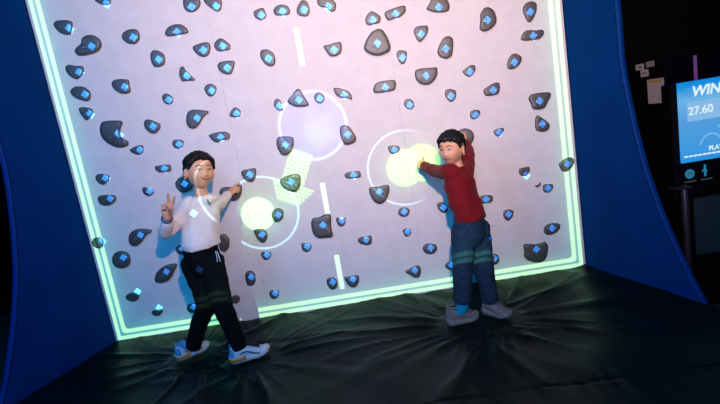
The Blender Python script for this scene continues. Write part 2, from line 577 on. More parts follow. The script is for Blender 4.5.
def mat_height(x, y):
    h = 0.0
    for i, (fx, fy, fr) in enumerate(FEET):
        dx, dy = x - fx, y - fy
        r = math.hypot(dx, dy)
        th = math.atan2(dy, dx)
        env = math.exp(-max(0, r - 0.10) / 0.60) * sm(0.09, 0.34, r)
        wob = 0.10 * noise.noise(Vector((x * 2.3, y * 2.3, i)))
        w = noise.noise(Vector((math.cos(th + wob) * 2.1 + i * 7, math.sin(th + wob) * 2.1, r * 0.35)))
        w2 = noise.noise(Vector((math.cos(th + wob) * 4.6 + i * 5, math.sin(th + wob) * 4.6, r * 0.5)))
        h += env * (0.026 * max(0.0, 1 - abs(w) * 4.2) ** 1.5 + 0.004 * max(0.0, 1 - abs(w2) * 5.0))
        h -= 0.014 * math.exp(-(r / 0.5) ** 2)
    # tucks where the cover meets the wall
    e = math.exp(y / 0.16)
    h += e * 0.016 * (noise.noise(Vector((x * 7 + y * 5, 2.3, y * 1.2))) + 0.3 * noise.noise(Vector((x * 19, 5.1, y * 3))))
    # long slack waves
    h += 0.010 * noise.noise(Vector((x * 1.7 + y * 1.1, y * 2.4, 0.4))) + 0.004 * noise.noise(Vector((x * 5 + y * 4, y * 3 - x * 2, 3.4)))
    # gathered seam near the front
    s = abs(y + 1.43 - 0.02 * math.sin(x * 3))
    h += -0.008 * math.exp(-(s / 0.008) ** 2) + 0.006 * math.exp(-(s / 0.09) ** 2) * noise.noise(Vector((x * 22, y * 2, 1)))
    calm = 1.0
    for fx, fy, fr in FEET:
        calm = min(calm, sm(0.13, 0.22, math.hypot((x - fx), (y - fy))))
    return h * calm - (1 - calm) * 0.006


bm = bmesh.new()
NX, NY = 400, 230
grid = []
for j in range(NY + 1):
    y = -0.003 - 2.6 * (j / NY) ** 1.15
    hw = 1.80 + 0.314 * min(-y, 1.02) - 0.004
    grid.append([bm.verts.new((hw * (2 * i / NX - 1), y, mat_height(hw * (2 * i / NX - 1), y))) for i in range(NX + 1)])
for j in range(NY):
    for i in range(NX):
        bm.faces.new((grid[j][i], grid[j + 1][i], grid[j + 1][i + 1], grid[j][i + 1]))
border = grid[0] + [r[-1] for r in grid[1:]] + list(reversed(grid[-1][:-1])) + [r[0] for r in reversed(grid[1:-1])]
low = [bm.verts.new((v.co.x, v.co.y, -0.30)) for v in border]
nb = len(border)
for i in range(nb):
    bm.faces.new((border[i], border[(i + 1) % nb], low[(i + 1) % nb], low[i]))
bm.faces.new(low)
tag(mesh_obj('crash_mat', bm, M['vinyl'], origin=(0, -0.9, -0.3)), 'black vinyl crash mat creased around the boys\' feet below the climbing wall', 'crash mat')

# ------------------------------------------------------------------ climbing holds: label, outline on the wall (x, z) in metres
HOLDS = [
    ('shallow grey climbing hold cut by the top of the photo, nearest the left border', [(-1.332, 2.428), (-1.328, 2.411), (-1.311, 2.395), (-1.276, 2.376), (-1.236, 2.376), (-1.224, 2.410)]),
    ('squarish grey climbing hold highest beside the left green border', [(-1.647, 2.310), (-1.619, 2.331), (-1.559, 2.325), (-1.518, 2.311), (-1.529, 2.270), (-1.549, 2.233), (-1.577, 2.229), (-1.622, 2.256)]),
    ('two-lobed grey climbing hold like a mitten near the upper left border', [(-1.546, 2.115), (-1.522, 2.140), (-1.487, 2.151), (-1.474, 2.187), (-1.443, 2.203), (-1.400, 2.200), (-1.364, 2.169), (-1.359, 2.130), (-1.383, 2.097), (-1.422, 2.083), (-1.476, 2.079), (-1.528, 2.082)]),
    ('round grey climbing hold with a chamfered corner, right of the mitten-shaped hold', [(-1.207, 2.160), (-1.185, 2.184), (-1.139, 2.196), (-1.092, 2.187), (-1.089, 2.149), (-1.093, 2.124), (-1.128, 2.097), (-1.170, 2.104), (-1.199, 2.130)]),
    ('grey shield-shaped climbing hold beside left border, just above an egg-shaped one', [(-1.636, 2.029), (-1.611, 2.037), (-1.571, 2.020), (-1.520, 2.013), (-1.531, 1.970), (-1.552, 1.947), (-1.586, 1.931), (-1.623, 1.959), (-1.640, 1.996)]),
    ('grey egg-shaped climbing hold beside left border, between shield and fang shapes', [(-1.644, 1.868), (-1.607, 1.888), (-1.548, 1.875), (-1.521, 1.840), (-1.521, 1.805), (-1.544, 1.774), (-1.588, 1.790), (-1.626, 1.814), (-1.646, 1.843)]),
    ('grey square-cornered climbing hold above the large crescent hold', [(-1.355, 1.864), (-1.331, 1.885), (-1.287, 1.885), (-1.231, 1.872), (-1.239, 1.836), (-1.237, 1.793), (-1.260, 1.781), (-1.302, 1.788), (-1.339, 1.818)]),
    ('long low grey climbing hold with a flat base, upper left of the wall', [(-0.909, 2.135), (-0.880, 2.167), (-0.829, 2.179), (-0.780, 2.166), (-0.755, 2.135), (-0.756, 2.110), (-0.785, 2.107), (-0.837, 2.107), (-0.889, 2.107), (-0.909, 2.119)]),
    ('upright grey ear-shaped climbing hold just below the long flat-based one', [(-1.043, 2.007), (-1.024, 2.033), (-0.994, 2.033), (-0.957, 2.007), (-0.950, 1.967), (-0.966, 1.931), (-1.004, 1.920), (-1.037, 1.929), (-1.046, 1.966)]),
    ('thin grey boot-shaped climbing hold with a point to the right', [(-0.872, 1.869), (-0.856, 1.895), (-0.836, 1.897), (-0.830, 1.871), (-0.803, 1.832), (-0.778, 1.803), (-0.786, 1.792), (-0.828, 1.799), (-0.867, 1.800), (-0.877, 1.836)]),
    ('grey wedge-shaped climbing hold touching the left panel seam on its left', [(-0.748, 2.012), (-0.716, 2.024), (-0.662, 2.028), (-0.630, 2.026), (-0.626, 1.992), (-0.645, 1.950), (-0.674, 1.935), (-0.707, 1.944), (-0.735, 1.977)]),
    ('grey pentagon climbing hold just right of the left panel seam', [(-0.595, 2.009), (-0.565, 2.034), (-0.538, 2.038), (-0.509, 2.011), (-0.488, 1.986), (-0.498, 1.955), (-0.538, 1.954), (-0.578, 1.956), (-0.597, 1.984)]),
    ('grey trapezoid climbing hold on the seam under the pentagon hold', [(-0.605, 1.864), (-0.579, 1.885), (-0.527, 1.884), (-0.479, 1.876), (-0.495, 1.836), (-0.520, 1.794), (-0.554, 1.796), (-0.593, 1.823)]),
    ('small grey diamond-cut climbing hold left of the seam, under the trapezoid one', [(-0.728, 1.731), (-0.700, 1.752), (-0.670, 1.752), (-0.643, 1.729), (-0.648, 1.700), (-0.669, 1.676), (-0.695, 1.665), (-0.720, 1.688)]),
    ('small grey oval climbing hold tilted right, above and left of the leaf-shaped hold', [(-1.033, 1.716), (-1.017, 1.736), (-0.993, 1.739), (-0.968, 1.719), (-0.958, 1.690), (-0.971, 1.667), (-0.999, 1.660), (-1.025, 1.680)]),
    ('round grey climbing hold cut by the top of the photo, left of the left seam', [(-0.744, 2.305), (-0.739, 2.329), (-0.629, 2.311), (-0.635, 2.271), (-0.667, 2.244), (-0.703, 2.235), (-0.734, 2.250), (-0.747, 2.277)]),
    ('grey slanted climbing hold cut by the top of the photo, on the left seam', [(-0.613, 2.308), (-0.585, 2.263), (-0.550, 2.225), (-0.523, 2.212), (-0.501, 2.225), (-0.488, 2.263), (-0.488, 2.293)]),
    ('small pale grey climbing hold with one peak, leftmost of four near the top', [(-0.290, 2.169), (-0.265, 2.181), (-0.217, 2.188), (-0.208, 2.160), (-0.205, 2.135), (-0.226, 2.114), (-0.253, 2.110), (-0.283, 2.132)]),
    ('smooth grey egg climbing hold left of the upper projected dash', [(-0.297, 1.893), (-0.283, 1.916), (-0.240, 1.914), (-0.207, 1.886), (-0.200, 1.843), (-0.212, 1.806), (-0.242, 1.798), (-0.276, 1.822), (-0.295, 1.859)]),
    ('pale grey loaf-shaped climbing hold second from left of four near the top', [(-0.154, 2.156), (-0.132, 2.180), (-0.091, 2.187), (-0.051, 2.172), (-0.040, 2.138), (-0.053, 2.114), (-0.104, 2.119), (-0.146, 2.126)]),
    ('pale grey upright pear-shaped climbing hold just above the upper projected dash', [(0.001, 2.126), (0.015, 2.156), (0.041, 2.185), (0.064, 2.189), (0.087, 2.172), (0.093, 2.127), (0.081, 2.092), (0.054, 2.084), (0.013, 2.099)]),
    ('pale grey bent climbing hold at the top, rightmost of four above the dash', [(0.155, 2.187), (0.152, 2.150), (0.173, 2.127), (0.207, 2.121), (0.220, 2.098), (0.243, 2.083), (0.266, 2.094), (0.277, 2.130), (0.250, 2.171)]),
    ('pale grey house-shaped climbing hold above the largest domed hold', [(0.456, 2.002), (0.472, 2.027), (0.504, 2.047), (0.535, 2.027), (0.562, 1.999), (0.551, 1.962), (0.508, 1.960), (0.469, 1.959), (0.455, 1.974)]),
    ('pale grey slanting bar climbing hold above and right of the largest dome', [(0.590, 2.013), (0.604, 2.027), (0.658, 2.038), (0.719, 2.046), (0.739, 2.039), (0.734, 2.006), (0.700, 1.978), (0.657, 1.974), (0.612, 1.965), (0.598, 1.984)]),
    ('pale grey fan-shaped climbing hold cut by the top of the photo', [(0.875, 1.999), (0.895, 2.020), (0.924, 2.061), (1.019, 2.045), (1.035, 1.997), (1.025, 1.963), (0.981, 1.957), (0.915, 1.973)]),
    ('largest domed grey climbing hold, a wide half egg at upper centre', [(0.415, 1.818), (0.440, 1.864), (0.482, 1.907), (0.528, 1.922), (0.560, 1.910), (0.586, 1.856), (0.598, 1.787), (0.580, 1.762), (0.517, 1.747), (0.467, 1.759), (0.423, 1.791)]),
    ('grey wing-cornered climbing hold between the upper dash and the largest dome', [(0.141, 1.876), (0.172, 1.873), (0.216, 1.880), (0.267, 1.882), (0.266, 1.842), (0.253, 1.807), (0.213, 1.792), (0.176, 1.800), (0.156, 1.835)]),
    ('grey tooth-shaped climbing hold right of the largest dome', [(0.769, 1.868), (0.786, 1.893), (0.826, 1.895), (0.869, 1.891), (0.871, 1.859), (0.845, 1.822), (0.812, 1.794), (0.794, 1.794), (0.780, 1.825)]),
    ('small grey acorn-shaped climbing hold touching the right seam below the dome', [(0.629, 1.740), (0.645, 1.760), (0.676, 1.758), (0.705, 1.743), (0.697, 1.704), (0.680, 1.673), (0.658, 1.666), (0.639, 1.688)]),
    ('tall grey thumb-shaped climbing hold up right of the crescent pocket hold', [(0.913, 1.710), (0.937, 1.757), (0.968, 1.794), (1.003, 1.799), (1.029, 1.775), (1.022, 1.718), (1.008, 1.666), (0.971, 1.650), (0.933, 1.665), (0.914, 1.693)]),
    ('grey half-moon climbing hold with two bolt holes, below the thumb-shaped one', [(0.737, 1.578), (0.745, 1.611), (0.786, 1.615), (0.846, 1.608), (0.895, 1.607), (0.892, 1.561), (0.866, 1.523), (0.822, 1.499), (0.771, 1.509), (0.740, 1.544)]),
    ('long grey brick-shaped climbing hold on the right seam below the dome', [(0.432, 1.522), (0.453, 1.565), (0.499, 1.575), (0.595, 1.571), (0.596, 1.533), (0.581, 1.501), (0.531, 1.499), (0.443, 1.503)]),
    ('grey wing-shaped climbing hold just outside the violet circle, upper right', [(0.160, 1.588), (0.207, 1.575), (0.256, 1.551), (0.280, 1.516), (0.275, 1.482), (0.248, 1.504), (0.197, 1.513), (0.169, 1.538)]),
    ('small round grey climbing hold inside the top rim of the violet circle', [(0.017, 1.542), (0.030, 1.571), (0.062, 1.573), (0.085, 1.552), (0.088, 1.522), (0.066, 1.496), (0.038, 1.501), (0.020, 1.521)]),
    ('grey shark-fin climbing hold across the upper left rim of the violet circle', [(-0.176, 1.548), (-0.138, 1.577), (-0.089, 1.620), (-0.069, 1.612), (-0.052, 1.562), (-0.024, 1.500), (-0.052, 1.493), (-0.108, 1.499), (-0.149, 1.518)]),
    ('small grey kidney-shaped climbing hold just left of the violet circle', [(-0.273, 1.542), (-0.258, 1.570), (-0.232, 1.577), (-0.217, 1.555), (-0.219, 1.526), (-0.212, 1.497), (-0.235, 1.492), (-0.258, 1.509)]),
    ('grey fin-shaped climbing hold on the right rim of the violet circle', [(0.155, 1.283), (0.166, 1.316), (0.196, 1.320), (0.224, 1.307), (0.244, 1.268), (0.263, 1.220), (0.249, 1.191), (0.202, 1.180), (0.168, 1.188), (0.158, 1.238)]),
    ('grey tooth-shaped climbing hold on the lower left rim of the violet circle', [(-0.301, 1.287), (-0.283, 1.314), (-0.233, 1.311), (-0.179, 1.297), (-0.182, 1.249), (-0.210, 1.200), (-0.250, 1.176), (-0.284, 1.189), (-0.301, 1.242)]),
    ('small round grey climbing hold right of the right seam, above the yellow disc', [(0.630, 1.392), (0.643, 1.422), (0.676, 1.427), (0.702, 1.403), (0.701, 1.368), (0.677, 1.350), (0.648, 1.360)]),
    ('small grey half-round climbing hold just above the yellow disc', [(0.473, 1.114), (0.491, 1.125), (0.552, 1.113), (0.557, 1.086), (0.536, 1.068), (0.499, 1.063), (0.480, 1.080)]),
    ('large grey kidney-shaped climbing hold high on the right, longest upright one there', [(1.217, 1.811), (1.232, 1.858), (1.236, 1.907), (1.262, 1.938), (1.293, 1.942), (1.328, 1.913), (1.341, 1.856), (1.325, 1.818), (1.279, 1.792), (1.244, 1.788)]),
    ('grey carrot-shaped climbing hold highest near the right border', [(1.528, 1.867), (1.528, 1.900), (1.552, 1.928), (1.595, 1.930), (1.623, 1.909), (1.613, 1.861), (1.592, 1.824), (1.563, 1.795), (1.545, 1.818)]),
    ('grey bow-tie shaped climbing hold near the upper right border', [(1.492, 1.694), (1.504, 1.725), (1.532, 1.747), (1.567, 1.745), (1.600, 1.736), (1.635, 1.739), (1.654, 1.722), (1.643, 1.696), (1.611, 1.676), (1.569, 1.681), (1.525, 1.680)]),
    ('grey bean-shaped climbing hold tilted right, below the bow-tie hold', [(1.377, 1.533), (1.393, 1.581), (1.418, 1.607), (1.448, 1.609), (1.480, 1.583), (1.482, 1.558), (1.456, 1.525), (1.414, 1.506), (1.385, 1.514)]),
    ('small grey arrowhead climbing hold right of the tall thumb-shaped one', [(1.066, 1.550), (1.094, 1.567), (1.123, 1.583), (1.157, 1.577), (1.158, 1.546), (1.135, 1.516), (1.109, 1.503), (1.080, 1.525)]),
    ('grey stepped block climbing hold below the tilted bean-shaped one', [(1.195, 1.403), (1.234, 1.419), (1.280, 1.437), (1.309, 1.432), (1.311, 1.398), (1.297, 1.357), (1.252, 1.352), (1.203, 1.357)]),
    ('small grey shield climbing hold above and left of the red-shirted boy\'s hair', [(0.924, 1.418), (0.938, 1.446), (0.973, 1.443), (1.006, 1.427), (1.001, 1.388), (0.980, 1.361), (0.956, 1.356), (0.935, 1.382)]),
    ('large grey anvil-shaped climbing hold beside the right border', [(1.501, 1.288), (1.522, 1.316), (1.583, 1.317), (1.653, 1.310), (1.656, 1.285), (1.629, 1.250), (1.604, 1.207), (1.554, 1.205), (1.520, 1.216), (1.519, 1.245)]),
    ('grey sail-shaped climbing hold beside the right border, under the anvil shape', [(1.535, 1.143), (1.550, 1.167), (1.570, 1.149), (1.607, 1.118), (1.631, 1.086), (1.619, 1.053), (1.582, 1.043), (1.527, 1.059)]),
    ('small grey wedge climbing hold right above the red-shirted boy\'s raised hand', [(1.080, 1.244), (1.092, 1.272), (1.128, 1.275), (1.158, 1.261), (1.149, 1.233), (1.120, 1.208), (1.090, 1.213)]),
    ('small grey pointed climbing hold right of the hold gripped beside the boy\'s head', [(1.232, 1.104), (1.251, 1.115), (1.287, 1.118), (1.308, 1.115), (1.297, 1.085), (1.262, 1.058), (1.238, 1.077)]),
    ('large smooth grey climbing hold gripped behind the red-shirted boy\'s head', [(0.955, 1.112), (0.979, 1.142), (1.010, 1.157), (1.045, 1.156), (1.081, 1.130), (1.090, 1.094), (1.071, 1.053), (1.037, 1.018), (1.001, 1.009), (0.965, 1.040)]),
    ('small grey cup-shaped climbing hold level with the red-shirted boy\'s shoulders, white glint below', [(1.377, 0.785), (1.387, 0.810), (1.423, 0.812), (1.460, 0.813), (1.456, 0.781), (1.431, 0.748), (1.390, 0.755)]),
    ('grey climbing hold lying across the right green border', [(1.668, 0.791), (1.694, 0.814), (1.732, 0.831), (1.767, 0.829), (1.779, 0.800), (1.761, 0.763), (1.723, 0.736), (1.687, 0.739)]),
    ('small grey oval climbing hold next to a tiny sliver hold on the right', [(1.536, 0.637), (1.544, 0.663), (1.580, 0.663), (1.615, 0.655), (1.607, 0.625), (1.574, 0.599), (1.544, 0.608)]),
    ('tiny dark sliver hold on the right half of the wall', [(1.481, 0.668), (1.508, 0.669), (1.528, 0.688), (1.522, 0.663), (1.497, 0.649)]),
    ('grey brick-shaped climbing hold just behind the red-shirted boy\'s back', [(1.073, 0.640), (1.088, 0.659), (1.169, 0.651), (1.170, 0.614), (1.154, 0.598), (1.090, 0.601), (1.073, 0.615)]),
    ('small grey drop-shaped climbing hold right of the boy\'s jeans waist', [(1.231, 0.491), (1.245, 0.521), (1.279, 0.525), (1.310, 0.506), (1.300, 0.470), (1.264, 0.441), (1.238, 0.456)]),
    ('smooth grey oval climbing hold above the cat-head shaped hold', [(1.514, 0.331), (1.532, 0.362), (1.588, 0.370), (1.633, 0.358), (1.634, 0.330), (1.599, 0.297), (1.552, 0.286), (1.516, 0.301)]),
    ('large grey cat-head shaped climbing hold at the lower right corner', [(1.353, 0.242), (1.381, 0.244), (1.444, 0.227), (1.487, 0.230), (1.510, 0.239), (1.527, 0.217), (1.517, 0.157), (1.497, 0.112), (1.449, 0.095), (1.386, 0.115), (1.348, 0.147), (1.356, 0.184)]),
    ('small round grey climbing hold touching the right leg of the jeans', [(1.089, 0.180), (1.107, 0.206), (1.135, 0.209), (1.161, 0.193), (1.165, 0.162), (1.145, 0.132), (1.116, 0.127), (1.091, 0.147)]),
    ('small grey climbing hold half hidden behind the left leg of the jeans', [(0.758, 0.181), (0.783, 0.202), (0.820, 0.200), (0.843, 0.186), (0.848, 0.152), (0.818, 0.138), (0.781, 0.144), (0.760, 0.167)]),
    ('grey climbing hold half hidden by the red shirt\'s front edge', [(0.763, 0.653), (0.789, 0.658), (0.815, 0.651), (0.839, 0.616), (0.831, 0.585), (0.813, 0.578), (0.791, 0.582), (0.767, 0.609)]),
    ('large grey tooth-shaped climbing hold on the thin ring left of the yellow disc', [(0.292, 0.844), (0.312, 0.853), (0.355, 0.842), (0.402, 0.849), (0.438, 0.847), (0.438, 0.810), (0.404, 0.742), (0.354, 0.718), (0.313, 0.747), (0.294, 0.801)]),
    ('narrow grey brick climbing hold between the violet circle and the thin ring', [(0.136, 0.971), (0.151, 0.986), (0.251, 0.983), (0.251, 0.942), (0.234, 0.936), (0.144, 0.942)]),
    ('small grey climbing hold left of the right seam, first one under the ring', [(0.474, 0.636), (0.493, 0.665), (0.539, 0.663), (0.563, 0.640), (0.548, 0.605), (0.510, 0.593), (0.477, 0.617)]),
    ('small grey cup climbing hold left of the right seam, second under the ring', [(0.485, 0.493), (0.503, 0.509), (0.551, 0.497), (0.551, 0.472), (0.525, 0.444), (0.498, 0.452)]),
    ('large grey block climbing hold touching the foot of the middle projected dash', [(-0.161, 0.676), (-0.144, 0.696), (-0.102, 0.691), (-0.053, 0.709), (-0.016, 0.707), (-0.015, 0.671), (-0.027, 0.616), (-0.022, 0.549), (-0.037, 0.536), (-0.079, 0.543), (-0.129, 0.544), (-0.160, 0.576), (-0.165, 0.630)]),
    ('small grey notched climbing hold like a heart, right of the large block', [(0.017, 0.665), (0.037, 0.672), (0.051, 0.650), (0.077, 0.661), (0.092, 0.659), (0.083, 0.617), (0.053, 0.597), (0.026, 0.613)]),
    ('grey wedge climbing hold between the notched heart shape and the right seam', [(0.149, 0.478), (0.161, 0.495), (0.216, 0.494), (0.254, 0.499), (0.254, 0.464), (0.243, 0.432), (0.207, 0.434), (0.163, 0.451)]),
    ('small grey cup climbing hold below and left of the large block', [(-0.268, 0.517), (-0.254, 0.524), (-0.201, 0.506), (-0.191, 0.491), (-0.209, 0.461), (-0.239, 0.451), (-0.264, 0.470)]),
    ('grey round climbing hold left of the lowest projected dash', [(-0.134, 0.199), (-0.120, 0.226), (-0.082, 0.227), (-0.052, 0.205), (-0.057, 0.156), (-0.089, 0.132), (-0.119, 0.147)]),
    ('grey winged climbing hold right of the lowest projected dash', [(0.002, 0.219), (0.029, 0.211), (0.076, 0.213), (0.114, 0.212), (0.110, 0.168), (0.081, 0.127), (0.043, 0.130), (0.017, 0.164)]),
    ('small round grey climbing hold at the foot of the left seam', [(-0.572, 0.183), (-0.557, 0.204), (-0.505, 0.196), (-0.495, 0.180), (-0.511, 0.147), (-0.540, 0.132), (-0.568, 0.148)]),
    ('grey fin-shaped climbing hold above the bottom border, left of the right seam', [(0.458, 0.182), (0.487, 0.193), (0.537, 0.214), (0.569, 0.213), (0.579, 0.178), (0.562, 0.126), (0.524, 0.124), (0.491, 0.153)]),
    ('smooth grey oval climbing hold on the right seam, left of the jeans', [(0.611, 0.337), (0.630, 0.363), (0.671, 0.366), (0.715, 0.349), (0.719, 0.319), (0.698, 0.290), (0.660, 0.287), (0.625, 0.302)]),
    ('grey rounded climbing hold under the lower left rim of the green disc', [(-0.592, 0.676), (-0.568, 0.685), (-0.514, 0.673), (-0.493, 0.631), (-0.513, 0.587), (-0.544, 0.573), (-0.574, 0.606)]),
    ('grey round climbing hold on the right edge of the green disc', [(-0.439, 0.774), (-0.415, 0.806), (-0.373, 0.810), (-0.347, 0.785), (-0.356, 0.739), (-0.387, 0.713), (-0.423, 0.714), (-0.434, 0.736)]),
    ('small grey cup climbing hold just under the thin ring around the green disc', [(-0.574, 0.497), (-0.557, 0.507), (-0.502, 0.498), (-0.498, 0.473), (-0.522, 0.444), (-0.550, 0.445), (-0.569, 0.467)]),
    ('grey upright capsule climbing hold left of the left seam near the black trousers', [(-0.723, 0.341), (-0.709, 0.378), (-0.668, 0.378), (-0.646, 0.347), (-0.653, 0.290), (-0.681, 0.265), (-0.721, 0.273)]),
    ('grey climbing hold peeking out right of the white shirt\'s hem', [(-0.863, 0.655), (-0.834, 0.688), (-0.801, 0.682), (-0.777, 0.640), (-0.796, 0.576), (-0.839, 0.551), (-0.861, 0.578)]),
    ('small grey climbing hold peeking out right of the black trousers\' knee', [(-0.871, 0.193), (-0.842, 0.208), (-0.816, 0.210), (-0.795, 0.194), (-0.802, 0.162), (-0.830, 0.146), (-0.865, 0.158)]),
    ('grey half-round climbing hold right above the white-shirted boy\'s pointing hand', [(-0.593, 1.112), (-0.575, 1.124), (-0.535, 1.123), (-0.494, 1.126), (-0.484, 1.114), (-0.496, 1.065), (-0.517, 1.033), (-0.543, 1.033), (-0.575, 1.053), (-0.589, 1.081)]),
    ('large grey notched climbing hold under the white-shirted boy\'s pointing hand', [(-0.774, 1.002), (-0.751, 1.024), (-0.719, 1.024), (-0.687, 1.017), (-0.650, 1.021), (-0.620, 1.027), (-0.609, 1.007), (-0.623, 0.958), (-0.652, 0.923), (-0.690, 0.917), (-0.713, 0.929), (-0.718, 0.956), (-0.742, 0.967), (-0.761, 0.961), (-0.775, 0.984)]),
    ('large climbing hold lit green by the dotted trail above the green disc', [(-0.329, 1.007), (-0.306, 1.024), (-0.248, 1.036), (-0.188, 1.032), (-0.181, 1.003), (-0.194, 0.944), (-0.231, 0.909), (-0.260, 0.916), (-0.306, 0.947), (-0.329, 0.982)]),
    ('large grey climbing hold peeking out left of the white-shirted boy\'s neck', [(-1.076, 1.113), (-1.050, 1.139), (-1.011, 1.153), (-0.971, 1.146), (-0.951, 1.102), (-0.962, 1.053), (-1.012, 1.036), (-1.048, 1.037), (-1.070, 1.071)]),
    ('small grey cup climbing hold above and left of the white-shirted boy\'s hair', [(-1.035, 1.391), (-1.020, 1.415), (-0.971, 1.410), (-0.951, 1.395), (-0.964, 1.361), (-0.995, 1.347), (-1.027, 1.363)]),
    ('grey rounded climbing hold right of the large crescent hold', [(-1.197, 1.560), (-1.183, 1.584), (-1.155, 1.584), (-1.117, 1.559), (-1.087, 1.541), (-1.096, 1.508), (-1.136, 1.479), (-1.169, 1.490), (-1.196, 1.529)]),
    ('grey leaf-shaped climbing hold with a tip to the right, above the white-shirted boy', [(-0.895, 1.545), (-0.877, 1.586), (-0.838, 1.600), (-0.787, 1.588), (-0.733, 1.571), (-0.736, 1.559), (-0.781, 1.535), (-0.805, 1.504), (-0.839, 1.474), (-0.871, 1.470), (-0.897, 1.497)]),
    ('grey bird-shaped climbing hold on the left seam, right of the boy\'s hair', [(-0.768, 1.405), (-0.744, 1.414), (-0.689, 1.417), (-0.636, 1.412), (-0.617, 1.384), (-0.631, 1.354), (-0.683, 1.363), (-0.714, 1.346), (-0.738, 1.359)]),
    ('small grey triangular climbing hold right of the left seam', [(-0.597, 1.513), (-0.571, 1.552), (-0.540, 1.570), (-0.513, 1.546), (-0.510, 1.525), (-0.523, 1.497), (-0.563, 1.502)]),
    ('large grey crescent climbing hold near the left border, biggest on that side', [(-1.506, 1.575), (-1.484, 1.616), (-1.443, 1.621), (-1.345, 1.605), (-1.354, 1.577), (-1.374, 1.554), (-1.385, 1.511), (-1.370, 1.482), (-1.340, 1.459), (-1.346, 1.433), (-1.384, 1.425), (-1.428, 1.434), (-1.481, 1.474), (-1.508, 1.523)]),
    ('small grey fish-shaped climbing hold under the tip of the large crescent', [(-1.346, 1.398), (-1.315, 1.410), (-1.268, 1.420), (-1.242, 1.413), (-1.247, 1.372), (-1.279, 1.351), (-1.317, 1.366)]),
    ('grey fang-shaped climbing hold beside left border, above the large crescent', [(-1.624, 1.735), (-1.600, 1.744), (-1.542, 1.727), (-1.533, 1.694), (-1.562, 1.664), (-1.590, 1.647), (-1.607, 1.671), (-1.620, 1.705)]),
    ('small grey rounded climbing hold beside left border, upper of a close pair', [(-1.631, 1.246), (-1.611, 1.266), (-1.572, 1.262), (-1.536, 1.245), (-1.542, 1.213), (-1.583, 1.183), (-1.611, 1.197), (-1.628, 1.223)]),
    ('grey flat-topped climbing hold beside left border, lower of a close pair', [(-1.653, 1.093), (-1.638, 1.113), (-1.584, 1.109), (-1.523, 1.094), (-1.527, 1.063), (-1.555, 1.040), (-1.603, 1.033), (-1.646, 1.049)]),
    ('small grey scoop-shaped climbing hold left of the boy\'s two raised fingers', [(-1.321, 1.112), (-1.307, 1.122), (-1.271, 1.104), (-1.242, 1.086), (-1.255, 1.058), (-1.290, 1.048), (-1.321, 1.075)]),
    ('narrow grey brick climbing hold above the boy\'s two raised fingers', [(-1.193, 1.255), (-1.162, 1.255), (-1.098, 1.252), (-1.082, 1.246), (-1.085, 1.201), (-1.119, 1.203), (-1.165, 1.203), (-1.193, 1.224)]),
    ('grey comma-shaped climbing hold left of the white-shirted boy\'s bent elbow', [(-1.502, 0.771), (-1.484, 0.806), (-1.441, 0.827), (-1.395, 0.823), (-1.329, 0.805), (-1.328, 0.789), (-1.369, 0.777), (-1.407, 0.736), (-1.452, 0.705), (-1.488, 0.711), (-1.506, 0.739)]),
    ('round dark grey climbing hold below the comma-shaped one', [(-1.658, 0.643), (-1.631, 0.681), (-1.579, 0.686), (-1.538, 0.662), (-1.531, 0.612), (-1.552, 0.567), (-1.602, 0.556), (-1.650, 0.578), (-1.661, 0.615)]),
    ('grey leaf-shaped climbing hold left of the black trousers', [(-1.386, 0.432), (-1.365, 0.478), (-1.319, 0.515), (-1.259, 0.528), (-1.203, 0.523), (-1.208, 0.500), (-1.235, 0.466), (-1.276, 0.414), (-1.337, 0.398), (-1.381, 0.412)]),
    ('small dark climbing hold low beside the left border, white glint above its right', [(-1.637, 0.340), (-1.604, 0.360), (-1.557, 0.356), (-1.535, 0.329), (-1.552, 0.298), (-1.593, 0.288), (-1.629, 0.311)]),
    ('small dark half-round climbing hold lowest on the left, just above the bottom border', [(-1.478, 0.189), (-1.441, 0.199), (-1.389, 0.194), (-1.394, 0.171), (-1.425, 0.146), (-1.462, 0.154)]),
    ('climbing hold lying across the left green border, tinted green', [(-1.781, 0.779), (-1.759, 0.814), (-1.716, 0.812), (-1.692, 0.783), (-1.705, 0.747), (-1.738, 0.728), (-1.770, 0.749)]),
    ('small dark climbing hold peeking out left of the white shirt\'s hem', [(-1.188, 0.628), (-1.173, 0.655), (-1.134, 0.662), (-1.110, 0.642), (-1.109, 0.606), (-1.132, 0.586), (-1.169, 0.590)]),
    ('dark climbing hold half hidden behind the black trousers\' rear knee', [(-1.208, 0.170), (-1.192, 0.197), (-1.153, 0.201), (-1.109, 0.183), (-1.117, 0.140), (-1.160, 0.128), (-1.196, 0.138)]),
]



def smooth_outline(pts, n=5):
    k = len(pts)
    out = []
    for i in range(k):
        p1, p2 = Vector(pts[i]), Vector(pts[(i + 1) % k])
        for s in range(n):
            t = s / n
            out.append(p1.lerp(p2, t))
    for _ in range(3):
        out = [(out[i - 1] + out[i] * 2 + out[(i + 1) % len(out)]) / 4 for i in range(len(out))]
    return out


